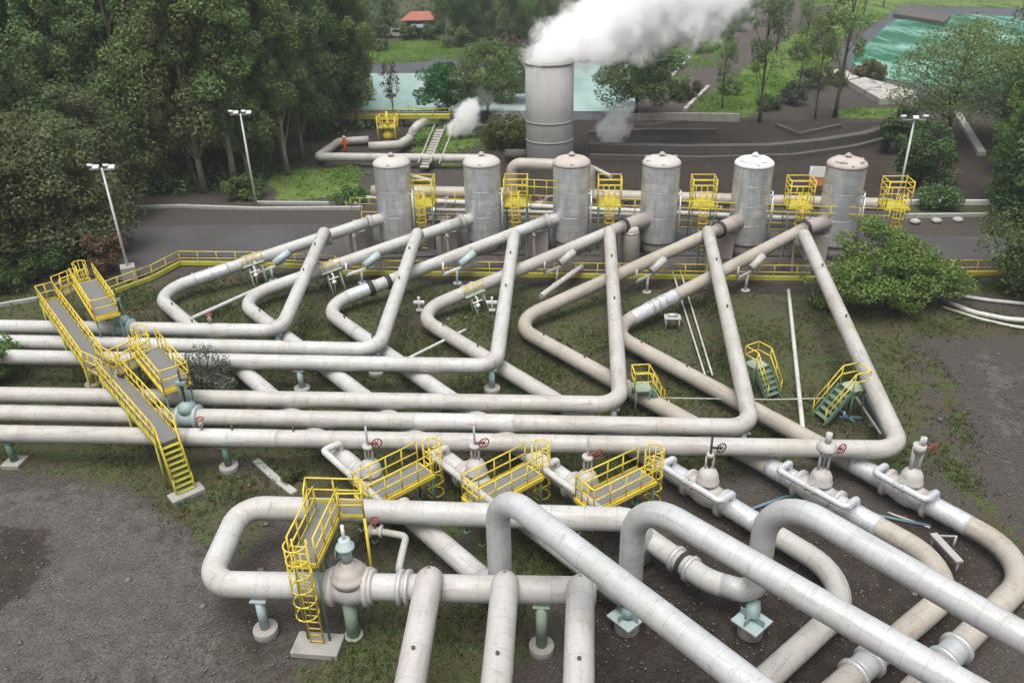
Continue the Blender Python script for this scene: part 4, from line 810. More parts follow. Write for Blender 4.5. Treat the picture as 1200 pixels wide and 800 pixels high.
# ------------------------------------------------------------------ ground
def grade(a, b, step): return list(np.arange(a, b, step))
xs = np.array([-3000, -1500, -800, -500, -350] + grade(-250, -90, 5) + grade(-90, -42, 1.2) + grade(-42, 42, .4) + grade(42, 90, 1.2) + grade(90, 250, 5) + [250, 350, 500, 800, 1500, 3000], float)
ys = np.array([-600, -200, -50, 0] + grade(8, 66, .38) + grade(66, 130, .8) + grade(130, 330, 2.) + [330, 400, 550, 800, 1300, 2200, 4000], float)
GX, GY = np.meshgrid(xs, ys); gx, gy = GX.ravel(), GY.ravel()
def wpoly(px): return np.array([at(*p)[:2] for p in px])
def sdist(poly, x, y):
    """signed distance, positive inside"""
    d = np.full(x.shape, 1e9); ins = np.zeros(x.shape, bool); n = len(poly)
    for i in range(n):
        a, b = poly[i], poly[(i+1) % n]; e = b-a; L = e@e
        t = np.clip(((x-a[0])*e[0]+(y-a[1])*e[1])/max(L, 1e-9), 0, 1); d = np.minimum(d, np.hypot(x-a[0]-t*e[0], y-a[1]-t*e[1]))
        c = ((a[1] > y) != (b[1] > y)); xx = (b[0]-a[0])*(y-a[1])/(b[1]-a[1]+1e-12)+a[0]; ins ^= c & (x < xx)
    return np.where(ins, d, -d)
def mask(polys):
    out = np.zeros(gx.shape)
    for pts, soft, amp in polys:
        s = sdist(wpoly(pts), gx, gy); out = np.maximum(out, np.clip(.5+s/(2*soft), 0, 1)*amp)
    return out
def stripe(pts, w): # polygon round a polyline, in world metres
    return pts
MOSS = [([(-60, 318), (60, 340), (190, 325), (300, 318), (400, 324), (1000, 345), (1085, 400), (1100, 480), (1110, 560), (1060, 560), (900, 545), (700, 600), (560, 640), (430, 690), (330, 600), (290, 545), (180, 540), (90, 560), (-60, 560)], 1.6, .74),
        ([(200, 530), (340, 560), (300, 640), (240, 660), (215, 620), (150, 575), (60, 560), (60, 540)], 1., .85), ([(540, 615), (690, 625), (760, 690), (640, 705), (540, 690)], .8, .85), ([(410, 700), (500, 690), (640, 700), (640, 770), (560, 830), (380, 830), (330, 800), (380, 760)], .8, .8), ([(1070, 520), (1110, 500), (1200, 640), (1215, 740), (1180, 660), (1130, 590)], .9, .85), ([(1090, 410), (1120, 440), (1160, 560), (1140, 560), (1080, 440)], .9, .75),
        ([(1010, 345), (1210, 372), (1210, 392), (1040, 400)], .9, .8), ([(1075, 318), (1200, 325), (1200, 350), (1090, 345)], .9, .8), ([(60, 150), (430, 150), (420, 225), (140, 238), (60, 240)], 2., .55), ([(1060, 241), (1180, 241), (1170, 252), (1060, 251)], .4, 1.)]
MOSS += [([(-400, -45), (1600, -85), (1600, -4), (860, 0), (760, 40), (640, 58), (430, 66), (-400, 80)], 8., .9)]
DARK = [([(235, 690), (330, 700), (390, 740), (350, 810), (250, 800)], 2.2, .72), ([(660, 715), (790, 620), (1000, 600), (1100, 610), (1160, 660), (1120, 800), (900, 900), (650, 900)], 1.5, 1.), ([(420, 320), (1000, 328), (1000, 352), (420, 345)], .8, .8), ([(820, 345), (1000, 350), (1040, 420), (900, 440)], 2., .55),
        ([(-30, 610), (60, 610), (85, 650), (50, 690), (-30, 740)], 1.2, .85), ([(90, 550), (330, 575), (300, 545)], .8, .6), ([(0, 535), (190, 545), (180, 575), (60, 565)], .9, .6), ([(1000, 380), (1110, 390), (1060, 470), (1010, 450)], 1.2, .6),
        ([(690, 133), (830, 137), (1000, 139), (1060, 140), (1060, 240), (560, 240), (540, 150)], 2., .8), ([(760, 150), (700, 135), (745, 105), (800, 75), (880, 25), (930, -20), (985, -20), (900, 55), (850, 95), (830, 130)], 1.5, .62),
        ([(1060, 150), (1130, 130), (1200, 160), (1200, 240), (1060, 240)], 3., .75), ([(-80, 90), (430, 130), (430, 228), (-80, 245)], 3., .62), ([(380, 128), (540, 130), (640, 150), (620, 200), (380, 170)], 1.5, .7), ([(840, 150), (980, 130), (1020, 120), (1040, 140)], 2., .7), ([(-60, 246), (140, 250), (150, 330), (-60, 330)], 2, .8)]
LAWN = [([(425, 60), (480, 48), (560, 45), (580, 50), (560, 68), (440, 76)], 2., 1.), ([(310, 200), (420, 195), (425, 232), (320, 236)], 1.2, .85), ([(770, 62), (850, 42), (870, 60), (800, 95), (770, 110)], 2.5, .85), ([(800, 135), (830, 110), (900, 60), (985, 5), (1060, -10), (1050, 15), (985, 45), (970, 90), (900, 120), (880, 137)], 2.5, .9), ([(980, 128), (1060, 126), (1040, 138), (985, 138)], 1., .9), ([(1060, 5), (1210, 0), (1210, 10), (1050, 14)], 3, .8), ([(480, 120), (620, 175), (500, 205), (470, 190)], 2., .5), ([(850, -10), (1300, -14), (1300, 0), (850, 10)], 4, .6)]
GRAV = [([(-60, 590), (60, 565), (200, 590), (260, 640), (260, 720), (310, 830), (-60, 830)], 3., .85), ([(1110, 400), (1210, 420), (1210, 620), (1150, 540)], 2.5, .66), ([(490, 292), (1010, 296), (1010, 318), (480, 312)], .6, .6)]
LINER = [([(410, 82), (470, 66), (560, 66), (640, 60), (740, 70), (760, 140), (400, 138)], 1.2, 1.), ([(985, 60), (1035, 22), (1060, 6), (1150, 8), (1260, 10), (1260, 130), (1060, 110), (1000, 85)], 1.5, 1.)]
layers = {'m_moss': mask(MOSS), 'm_dark': mask(DARK), 'm_lawn': mask(LAWN), 'm_gravel': mask(GRAV), 'm_liner': mask(LINER)}
h = np.zeros(gx.shape)
for k in range(40):
    f = rng.uniform(.15, 1.1); a = rng.uniform(0, 6.28); p = rng.uniform(0, 6.28); h += .022/ (f+.3) * np.sin(f*(gx*math.cos(a)+gy*math.sin(a))+p)
h = h*.22
nr, nc = len(ys), len(xs); idx = np.arange(nr*nc).reshape(nr, nc)
faces = np.stack([idx[:-1, :-1], idx[:-1, 1:], idx[1:, 1:], idx[1:, :-1]], -1).reshape(-1, 4)
def fast_mesh(name, V, Fq, smooth=False):
    me = bpy.data.meshes.new(name); me.vertices.add(len(V)); me.vertices.foreach_set('co', np.asarray(V, np.float32).ravel())
    k = Fq.shape[1]; me.loops.add(Fq.size); me.loops.foreach_set('vertex_index', Fq.astype(np.int32).ravel()); me.polygons.add(len(Fq))
    me.polygons.foreach_set('loop_start', np.arange(0, Fq.size, k, dtype=np.int32)); me.polygons.foreach_set('loop_total', np.full(len(Fq), k, np.int32))
    if smooth: me.polygons.foreach_set('use_smooth', np.ones(len(Fq), bool))
    me.update(calc_edges=True); me.validate(); return me
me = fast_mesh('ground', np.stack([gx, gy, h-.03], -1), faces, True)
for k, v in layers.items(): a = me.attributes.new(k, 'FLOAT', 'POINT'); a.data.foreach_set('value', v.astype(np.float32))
g = bpy.data.objects.new('ground', me); COL.objects.link(g); g['kind'] = 'structure'
t = NT('ground'); o_ = t.obj(); n1 = t.noise(o_, .22, 7, .6); n2 = t.noise(o_, 1.3, 6, .65); n3 = t.noise(o_, 9., 5, .7); n4 = t.noise(o_, 28., 3, .6)
def sel(nm, lo=.42, hi=.6):
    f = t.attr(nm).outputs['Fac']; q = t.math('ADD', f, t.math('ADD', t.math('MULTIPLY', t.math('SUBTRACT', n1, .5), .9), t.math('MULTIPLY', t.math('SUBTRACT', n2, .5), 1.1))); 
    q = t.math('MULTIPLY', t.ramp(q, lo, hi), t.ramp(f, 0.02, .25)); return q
s34 = t.math('ADD', t.math('MULTIPLY', n3, .55), t.math('MULTIPLY', n4, .45))
sp = t.ramp(s34, .38, .62)
c = t.mix(sp, (.032, .028, .024), (.084, .075, .066)); c = t.mix(t.ramp(n2, .45, .65, 0, .4), c, (.060, .050, .041))
c = t.mix(sel('m_gravel'), c, t.mix(t.ramp(n2, .35, .65), t.mix(sp, (.036, .033, .029), (.096, .089, .081)), t.mix(sp, (.050, .046, .041), (.128, .120, .110))))
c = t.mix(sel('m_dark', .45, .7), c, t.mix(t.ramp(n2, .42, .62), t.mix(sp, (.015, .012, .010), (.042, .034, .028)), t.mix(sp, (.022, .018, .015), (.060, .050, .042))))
ms = t.mix(sp, (.026, .029, .014), (.090, .095, .042)); ms = t.mix(t.ramp(n1, .46, .6, 0, .8), ms, t.mix(sp, (.040, .031, .022), (.085, .068, .050)))
ms = t.mix(t.ramp(n2, .50, .66, 0, .7), ms, t.mix(sp, (.028, .052, .012), (.066, .110, .028)))
c = t.mix(sel('m_moss'), c, ms)
c = t.mix(sel('m_lawn'), c, t.mix(t.ramp(n2, .40, .62), t.mix(sp, (.075, .105, .028), (.13, .165, .05)), t.mix(sp, (.075, .140, .026), (.14, .235, .05)))); c = t.mix(sel('m_liner', .4, .5), c, t.mix(n2, (.055, .060, .070), (.10, .105, .115)))
vor = t.n('ShaderNodeTexVoronoi'); vor.inputs['Scale'].default_value = 7.; t.l(o_, vor.inputs['Vector']); st = t.math('LESS_THAN', vor.outputs['Distance'], .17)
wn = t.n('ShaderNodeTexWhiteNoise'); t.l(vor.outputs['Position'], wn.inputs['Vector']); pick = t.math('MULTIPLY', st, t.math('GREATER_THAN', wn.outputs['Value'], .93))
c = t.mix(t.math('MULTIPLY', pick, .7), c, (.26, .25, .235))
ht = t.math('ADD', t.math('ADD', t.math('MULTIPLY', n2, 1.6), s34), t.math('MULTIPLY', pick, .3))
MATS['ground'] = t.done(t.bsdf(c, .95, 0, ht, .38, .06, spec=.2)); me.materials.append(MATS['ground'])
def sheet(name, px, mat, z, kind='structure', n=0):
    P = [at(*p, z) for p in px]; m = MB(); m.add(P, [tuple(range(len(P)))]); o = m.build(name, mat, o=P[0]); o['kind'] = kind; return o
sheet('road', [(-200, 268), (150, 265), (430, 262), (560, 262), (1010, 272), (1090, 276), (1300, 282), (1300, 306), (1090, 304), (1010, 300), (560, 298), (395, 304), (210, 300), (178, 318), (150, 330), (90, 320), (-200, 318)], 'asphalt', .055)
sheet('track', [(757, 148), (700, 139), (742, 110), (800, 78), (850, 48), (885, 22), (925, -30), (985, -30), (935, 25), (895, 60), (858, 92), (835, 118), (832, 138)], 'track_soil', .05)
def water(name, deep, pale, rough, patch):
    t = NT(name); o = t.obj(); mp = t.n('ShaderNodeMapping'); mp.inputs['Scale'].default_value = (1., .16, 1.); t.l(o, mp.inputs[0])
    n = t.math('ADD', t.math('MULTIPLY', t.noise(mp.outputs[0], .35, 8, .75, .5), .6), t.math('MULTIPLY', t.noise(o, .06, 3), .4)); c = t.mix(t.ramp(n, *patch), deep, pale)  # streaky deep and pale mix: tree and sky reflections painted into the water colour
    MATS[name] = t.done(t.bsdf(c, rough, 0, t.noise(o, 1.6, 4), .2, .05, spec=.12))
water('pond_pale', (.20, .345, .315), (.35, .455, .43), .2, (.35, .6)); water('pond_green', (.008, .12, .062), (.26, .50, .41), .25, (.44, .63))
sheet('water', [(402, 129), (418, 86), (500, 86), (560, 79), (640, 72), (735, 76), (748, 131)], 'pond_pale', .06)
sheet('water', [(996, 72), (1040, 29), (1062, 18), (1150, 17), (1215, 22), (1215, 110), (1140, 104), (1060, 96), (1025, 90)], 'pond_green', .06)
# ------------------------------------------------------------------ leaves, grass, stones
def leaf_cloud(clusters, size, up=.35, out=.8, fill=.55):
    """clusters: (centre, (rx, ry, rz), count) -> vertices, quads, tint"""
    V = []; T = []
    for c, r, n in clusters:
        d = rng.normal(size=(n, 3)); d /= np.linalg.norm(d, axis=1)[:, None]
        rad = rng.uniform(fill**3, 1.05, n)**(1/3); p = np.array(c)+d*np.array(r)*rad[:, None]
        nn = d*out+rng.normal(size=(n, 3))*.55+np.array([0, 0, up]); nn /= np.linalg.norm(nn, axis=1)[:, None]
        q = rng.normal(size=(n, 3)); a = np.cross(nn, q); a /= np.linalg.norm(a, axis=1)[:, None]; b = np.cross(nn, a)
        s = size*rng.uniform(.6, 1.35, n)[:, None]; w = rng.uniform(.38, .6, n)[:, None]
        bend = nn*s*.18
        V.append(np.stack([p-a*s*.5-bend, p+b*s*w*.5, p+a*s*.5-bend, p-b*s*w*.5], 1)); T.append(rng.uniform(0, 1, n))
    V = np.concatenate(V).reshape(-1, 3); return V, np.arange(len(V)).reshape(-1, 4), np.concatenate(T)
def cloud_obj(name, clusters, size, mat, parent=None, **k):
    V, Q, T = leaf_cloud(clusters, size, **k); me = fast_mesh(name, V, Q); a = me.attributes.new('tint', 'FLOAT', 'FACE'); a.data.foreach_set('value', T.astype(np.float32)); me.materials.append(MATS[mat])
    o = bpy.data.objects.new(name, me); COL.objects.link(o)
    if parent: o.parent = parent
    return o
def make_tree(name, label, cat, group, hgt, crown_lo, rad, nclu, per, leaf, mat, bark='bark_dark', tr=.28, lean=0., gap=.0, shape='tall', seed=0):
    r = random.Random(seed); o = empty(name, (0, 0, 0), label, cat, group, local=True); m = MB()
    pts = []; x = y = 0.
    for k in range(9):
        z = hgt*.92*k/8; pts.append(Vector((x+lean*z, y, z-.2*(k == 0)))); x += r.uniform(-.03, .03)*hgt/8; y += r.uniform(-.03, .03)*hgt/8
    m.sweep(pts, tr, 8, True, [tr*(1.25 if k == 0 else 1-.85*k/8) for k in range(9)])
    cl = []
    for k in range(nclu):
        u = (k+.5)/nclu if shape != 'round' else r.random(); z = crown_lo+(hgt-crown_lo)*u
        w = {'tall': math.sin(math.pi*min(1, .18+.80*u))**.7, 'round': math.sqrt(max(.05, 1-(2*u-.75)**2*.62)), 'cone': 1.05-u, 'slim': .55+.45*math.sin(math.pi*u)}[shape]
        a = r.random()*6.28; q = rad*w*math.sqrt(r.uniform(.08, 1.)); c = Vector((math.cos(a)*q+lean*z, math.sin(a)*q, z)); cr = rad*r.uniform(.20, .40)*(.75+.4*w)
        if r.random() < gap: continue
        cl.append((tuple(c), (cr*r.uniform(.8, 1.35), cr*r.uniform(.8, 1.35), cr*(r.uniform(.5, .85) if shape == 'round' else r.uniform(.7, 1.7))), int(per*r.uniform(.7, 1.3))))
        if k % 2 == 0:
            i = max(1, min(7, int(8*max(0, (z-hgt*.14))/(hgt*.92)))); s = pts[i]; mid = s.lerp(c, .5)+Vector((0, 0, -.05*hgt*r.random()*.4)); m.sweep([s, mid, c], tr*.3, 5, False, [tr*.32, tr*.2, .03])
    m.build('trunk', bark, o); cloud_obj('crown', cl, leaf, mat, o); return o
def place(proto, used, px=None, py=None, sc=1., rz=None, label=None, group=None, xy=None, hs=1.):
    o = proto if not used.get(proto.name) else copy_tree(proto); used[proto.name] = True
    p = at(px, py) if xy is None else Vector((*xy, 0)); o.location = p; o.rotation_euler = (0, 0, random.random()*6.28 if rz is None else rz); o.scale = (sc, sc, sc*hs)
    if label: o['label'] = label
    if group: o['group'] = group
    elif group == '' and 'group' in o: del o['group']
    return o
cl = []
for k in range(420):
    px, py = random.uniform(395, 850), random.uniform(-55, 52)
    if (py > 40 and px < 560) or abs(px-491) < 34 and 24 < py < 52 or abs(px-465) < 12 and 30 < py < 50 or px > 700 and py > 26: continue
    p = at(px, py); cl.append(((p.x, p.y, random.uniform(.3, 1.4)), (3., 3., random.uniform(1., 2.6)), 60))
far_cl = cl; used = {}
gE = 'trees of the dense wood at the left'
e1 = make_tree('eucalyptus_tree', 'tall grey-green eucalyptus tree with a pale trunk in the dense wood at the left', 'tree', gE, 26, 5, 3.7, 74, 300, .34, 'leaf_eucalyptus', 'bark_pale', .30, seed=1)
e2 = make_tree('eucalyptus_tree', 'tall loose-crowned eucalyptus tree with long bare pale trunk in the dense wood at the left', 'tree', gE, 28, 9, 3.4, 66, 300, .34, 'leaf_eucalyptus', 'bark_pale', .32, .03, .1, seed=2)
e3 = make_tree('broadleaf_tree', 'tall dark green leafy tree in the dense wood at the left', 'tree', gE, 23, 3, 4.0, 70, 300, .34, 'leaf_dark', 'bark_dark', .3, seed=3)
e4 = make_tree('broadleaf_tree', 'mid-height olive green leafy tree in the dense wood at the left', 'tree', gE, 17, 2, 3.7, 60, 300, .32, 'leaf_eucalyptus', 'bark_pale', .22, seed=4)
wood = [(172, 226, e1, .8), (228, 214, e2, .85), (292, 214, e1, .8), (338, 205, e2, .75), (60, 222, e2, .9), (105, 224, e1, .85), (355, 188, e1, .8), (420, 150, e1, .7), (150, 222, e3, .8), (195, 222, e4, .95), (240, 226, e1, 1.), (275, 222, e2, 1.), (120, 205, e2, 1.05), (330, 190, e1, .95), (365, 165, e3, .9), (400, 150, e3, .85), (412, 130, e1, .8), (382, 120, e3, 1.), (345, 150, e4, 1.1), (300, 205, e4, .85), (215, 200, e1, 1.), (165, 195, e3, 1.), (255, 190, e3, 1.), (310, 175, e1, 1.), (90, 215, e3, 1.), (50, 200, e1, .95), (20, 220, e3, .9), (-20, 205, e2, 1.), (75, 175, e2, 1.), (-60, 230, e3, 1.), (130, 170, e1, 1.05), (200, 165, e3, 1.1), (265, 160, e1, 1.1), (5, 170, e1, 1.1), (-60, 180, e3, 1.)]
wood += [(x+random.uniform(-14, 14), y+random.uniform(-5, 5), random.choice((e1, e2, e3, e3, e4)), random.uniform(.85, 1.15)) for y in (140, 112, 88, 66) for x in range(-110, 425, 30) if not (y < 120 and x > 350)]
wood += [(x+random.uniform(-14, 14), y, random.choice((e1, e3)), random.uniform(.9, 1.1)) for y in (48, 30, 14) for x in range(-120, 400, 48)]
for px, py, p, s in wood: place(p, used, px, py, s)
# understorey of the wood: too tangled to count
cl = []
for k in range(330):
    px, py = random.uniform(-80, 425), random.uniform(120, 226)
    if px > 310 and py > 165: continue
    p = at(px, py); cl.append(((p.x, p.y, .5), (1.6, 1.6, random.uniform(.7, 1.6)), 70))
u = cloud_obj('undergrowth', cl, .5, 'leaf_dark'); u['kind'] = 'stuff'; u = cloud_obj('far_undergrowth', far_cl, .8, 'leaf_dark'); u['kind'] = 'stuff'
# mixed bushy trees at the left, before the road
o1 = make_tree('bushy_tree', 'olive bushy tree left of the lamp post on the grey block', 'tree', 'bushy trees left of the road', 10, .8, 3.6, 80, 230, .27, 'leaf_olive', 'bark_dark', .18, shape='round', seed=11)
place(o1, used, 100, 300, 1., hs=1.05); place(o1, used, 45, 305, 1.1, label='olive and reddish bushy tree between two others at the left edge')
o2 = make_tree('bushy_tree', 'dark bushy tree at the very left edge above the yellow crossover', 'tree', 'bushy trees left of the road', 11, .6, 3.8, 80, 230, .29, 'leaf_dark', 'bark_dark', .2, shape='round', seed=12); place(o2, used, -5, 318, 1.); 
place(o2, used, 40, 262, 1.25, label='tall dark bushy tree standing behind the olive ones at the left'); place(o1, used, 112, 258, 1.1, label='olive tree behind the lamp post on the grey block'); place(o2, used, -40, 275, 1.3, label='dark bushy tree half out of the picture at the upper left')
def shrub(px, py, rx, h, n, per, leaf, mat, label, name='shrub', cat='shrub', group=None, fill=.5, seed=1, lo=.15):
    r = random.Random(seed*7+int(px)); P = at(px, py); o = empty(name, P, label, cat, group, local=True); cl = []; m = MB()
    for k in range(n):
        a = r.random()*6.28; q = rx*math.sqrt(r.random())*.85; z = h*(lo+(.86-lo)*r.random()*(1-.5*(q/rx)**2)); c = (math.cos(a)*q, math.sin(a)*q, z); cr = rx*r.uniform(.2, .36)
        cl.append((c, (cr, cr, min(cr, h*.3)), int(per*r.uniform(.7, 1.3)))); m.sweep([(c[0]*.1, c[1]*.1, -.1), (c[0]*.6, c[1]*.6, z*.6), c], .05, 5, False, [.07, .045, .015])
    m.build('stem', 'bark_dark', o); cloud_obj('foliage', cl, leaf, mat, o, fill=fill); return o
shrub(8, 335, 2.4, 2.6, 22, 240, .24, 'leaf_bright', 'bright green shrub at the left edge behind the crossover'); shrub(62, 322, 2.0, 2.4, 20, 220, .24, 'leaf_bright', 'bright green shrub behind the top of the left crossover', seed=2)
shrub(132, 318, 1.6, 4.2, 20, 200, .24, 'leaf_rust', 'rusty brown bush at the foot of the lamp post on the grey block', seed=3); shrub(60, 290, 2.2, 5., 22, 220, .26, 'leaf_rust', 'reddish bush among the olive trees at the left', seed=4)
shrub(238, 474, 1.9, 4.0, 34, 80, .17, 'leaf_grey', 'sparse grey-leaved plant growing up between the long pipes beside the lower raised platform', 'wild_plant', 'plant', seed=5, fill=.3); shrub(-4, 452, 1.7, 4.2, 30, 130, .19, 'leaf_bush', 'green plant at the left edge reaching over the far pipes', 'wild_plant', 'plant', seed=6)
# the leafy bush over the last pipes
P = at(1040, 362); o = empty('leafy_bush', P, 'big bright leafy bush covering the start of the last cream pipe', 'bush', local=True); cl = []; m = MB(); r = random.Random(5)
for k in range(74):
    a = r.random()*6.28; q = math.sqrt(r.random()); c = Vector((math.cos(a)*q*4.9, math.sin(a)*q*2.6+.3, .7+3.7*r.random()**.75*(1-.55*q*q))); cl.append((tuple(c), (r.uniform(.7, 1.15), r.uniform(.7, 1.1), r.uniform(.4, .7)), int(270*r.uniform(.7, 1.3))))
    if k % 3 == 0: m.sweep([(c.x*.08, c.y*.08, -.1), (c.x*.5, c.y*.5, c.z*.7), c], .08, 6, False, [.12, .07, .02])
for k in range(10): c = Vector((r.uniform(-2.2, .8), r.uniform(1.2, 3.2), r.uniform(3.2, 5.6))); cl.append((tuple(c), (.8, .8, .6), 260))
m.build('stem', 'bark_dark', o); cloud_obj('foliage', cl, .21, 'leaf_bush', o)
shrub(750, 415, .9, 1.1, 12, 90, .2, 'leaf_bright', 'small bright grassy clump inside the fifth bend', seed=8); shrub(655, 415, .8, .9, 9, 60, .16, 'leaf_moss', 'low weed clump under the fourth long upright pipe', seed=9)
shrub(345, 560, .7, .6, 8, 60, .14, 'leaf_moss', 'low weed clump above the front ladder platform', seed=10)
# right-hand trees
t5 = make_tree('broadleaf_tree', 'large dark tree filling the right edge beside the white kerbs', 'tree', 'big trees at the right edge', 15, .8, 4.2, 90, 240, .31, 'leaf_dark', 'bark_dark', .3, shape='round', seed=21)
place(t5, used, 1236, 350, .95); place(t5, used, 1222, 262, 1.0, label='dark tree at the right edge behind the large one'); place(t5, used, 1228, 180, 1.25, label='dark tall tree at the right edge below the green pond')
t6 = make_tree('broadleaf_tree', 'mid-green tree at the right edge beside the long concrete beam', 'tree', 'big trees at the right edge', 11, .8, 3.6, 80, 220, .30, 'leaf_bush', 'bark_dark', .22, shape='round', seed=22); place(t6, used, 1196, 240, .75); place(t6, used, 1208, 205, .9, label='tall mid-green tree at the right edge, behind the one beside the long beam')
t7 = make_tree('spreading_tree', 'spreading olive tree standing in front of the green pond', 'tree', None, 11.5, 3.6, 6.0, 90, 190, .24, 'leaf_eucalyptus', 'bark_dark', .26, shape='round', gap=.1, seed=23); place(t7, used, 1108, 172, 1.05); place(t7, used, 1168, 160, .8, label='smaller spreading tree at the right, overlapping the far corner of the green pond')
shrub(1080, 218, 3.0, 7., 40, 170, .30, 'leaf_dark', 'tall dark green thicket right of the last floodlight post', 'thicket', 'bushes', seed=24, lo=.08); shrub(1055, 180, 2.4, 5.5, 22, 220, .34, 'leaf_dark', 'dark leafy shrub behind the last floodlight post', seed=25); shrub(1098, 245, 1.8, 2.2, 20, 160, .24, 'leaf_dark', 'low green shrub on the white-kerbed verge', seed=26)
g2 = 'slim trees on the grass between the track and the green pond'
s1 = make_tree('slim_tree', 'slim tree with a bare dark trunk on the grass right of the diagonal track', 'tree', g2, 17, 6, 2.6, 34, 170, .26, 'leaf_eucalyptus', 'bark_dark', .2, .04, .25, 'slim', 31)
for px, py, sc, lb in ((978, 137, 1.25, 'tallest slim dark-trunked tree, leaning right above the concrete slabs'), (890, 143, 1.0, 'slim bare-trunked tree nearest the diagonal track'), (955, 138, .7, 'short slim tree with a light crown left of the leaning tall one'), (846, 128, .6, 'thin small tree on the grass beside the diagonal track'), (935, 112, .75, 'pale-leaved slim tree in the middle of the grass'), (910, 60, .9, 'slim tree on the far grass by the upper track'), (1010, 30, .8, 'slim tree on the far grass left of the pump raft'), (1035, 8, .8, 'slim tree beyond the green pond')): place(s1, used, px, py, sc, label=lb, rz=0 if sc > 1.2 else None)
s2 = make_tree('broadleaf_tree', 'dark dense tree right of the stack, its crown under the steam', 'tree', None, 10.5, 2.2, 4.4, 70, 250, .31, 'leaf_dark', 'bark_dark', .25, shape='round', gap=.12, seed=33); place(s2, used, 745, 137, 1.05)
place(s2, used, 572, 138, .85, label='dark green tree left of the stack in front of the pale pond'); place(s2, used, 600, 120, .7, label='small dark tree just left of the stack on the pond bank')
s3 = make_tree('spruce_tree', 'vivid green spreading shrub-tree standing over the pale pond', 'tree', None, 6.5, 1.5, 3.6, 44, 230, .31, 'leaf_spruce', 'bark_dark', .18, shape='round', seed=34); place(s3, used, 524, 134, .95)
b1 = make_tree('bare_tree', 'small bare brownish tree in front of the pale pond', 'tree', None, 6.5, 2.5, 1.3, 26, 22, .3, 'leaf_dry', 'bark_pale', .12, shape='slim', seed=35); place(b1, used, 461, 136, 1.); place(b1, used, 548, 134, 1.15, label='taller bare brownish tree right of the vivid green one')
cl_g = 'trees beyond the lawn and the pale pond'
far = [(428, 56, e3, .55, 'dark tree at the left end of the far lawn'), (455, 30, e3, .7, 'dark tree behind the white van'), (520, 40, e3, .5, 'dark tree hugging the right side of the red-roofed house'), (524, 54, e2, .75, 'pale-trunked tree on the far lawn right of the red-roofed house'), (541, 50, e1, .7, 'second pale-trunked tree right of the red-roofed house')]
for px, py, p, s, lb in far: place(p, used, px, py, s, label=lb, group=cl_g)
for k in range(60):
    px = random.uniform(535, 800); py = random.uniform(2, 58) if px < 700 else random.uniform(2, 48)
    if px > 690 and py > 48: continue
    place(random.choice((e3, e4, e1, e4)), used, px, py, random.uniform(.4, .75), label='mid-green tree in the belt beyond the pale pond', group='belt of trees beyond the pale pond')
for k in range(90):
    px = random.uniform(380, 900); py = random.uniform(-60, 6); place(random.choice((e3, e1, e2)), used, px, py, random.uniform(.7, 1.), label='dark tree in the far wood at the top of the picture', group='far wood at the top')
for k in range(9):
    place(random.choice((e4, e3)), used, 835+random.uniform(0, 60), random.uniform(-15, 40), random.uniform(.3, .6), label='small tree beside the upper end of the diagonal track', group='small trees by the upper track')
for k, (px, py) in enumerate(((560, 70), (588, 84), (600, 62))): shrub(px, py, 2.2, 3.2, 14, 130, .4, ('leaf_moss', 'leaf_dark', 'leaf_dry')[k], ('mossy', 'dark', 'brown')[k]+' shrub on the far bank of the pale pond', seed=40+k)
shrub(439, 60, 2.6, 2.6, 16, 160, .4, 'leaf_dark', 'round dark shrub on the far lawn', seed=44); shrub(590, 172, 3.2, 3.8, 24, 220, .34, 'leaf_moss', 'mossy green mound of bushes left of the stack foot', seed=45); shrub(800, 118, 2.6, 3., 16, 150, .36, 'leaf_moss', 'olive shrub at the lower end of the diagonal track', seed=46); shrub(1018, 92, 2.6, 3.2, 18, 160, .36, 'leaf_olive', 'olive shrub growing over the broad concrete slab', seed=47)
shrub(412, 236, 2.0, 1.2, 14, 130, .25, 'leaf_bright', 'low bright shrub left of the first separator', seed=48); shrub(288, 232, 1.8, 2.4, 16, 140, .3, 'leaf_bright', 'green shrub at the foot of the edge-of-wood floodlight post', seed=49)
lw = np.clip(layers['m_lawn']-.3, 0, 1)*(gy < 240)*(np.abs(gx) < 130)*(gy > 66)*np.clip((gy-60)/40, .2, 1.6)*(.25+np.clip(np.sin(gx*.31+gy*.11)*np.sin(gy*.27-gx*.13)+.25, 0, 1)); lw = lw/lw.sum(); i_ = rng.choice(len(gx), 15000, p=lw); cl = [((gx[j]+rng.uniform(-.8, .8), gy[j]+rng.uniform(-.8, .8), .12), (.55, .55, .22), 5) for j in i_]
u = cloud_obj('meadow_grass', cl, .30, 'leaf_lawn', fill=.1, up=1.2, out=.3); u['kind'] = 'stuff'
for k, (px, py, h, w, lf) in enumerate(((925, 122, 3.2, 2.2, 'leaf_grey'), (948, 104, 3., 2.4, 'leaf_grey'), (900, 128, 2., 1.8, 'leaf_dark'), (975, 100, 3., 2., 'leaf_bush'), (855, 112, 2.4, 1.8, 'leaf_dark'), (820, 62, 4., 3., 'leaf_dark'), (935, 70, 3.5, 2.6, 'leaf_bush'), (962, 60, 4., 2.8, 'leaf_grey'))):
    shrub(px, py, w, h, 16, 120, .3, lf, ['pale bush among the slim trees, nearest the yard', 'pale bush among the slim trees, farther from the yard', 'low dark shrub at the foot of a slim tree', 'green bush left of the smaller concrete slab', 'dark low shrub at the right edge of the diagonal track', 'dark tall shrub left of the diagonal track under the steam', 'green bush in the middle of the far grass', 'pale tall bush on the far grass'][k], seed=60+k)
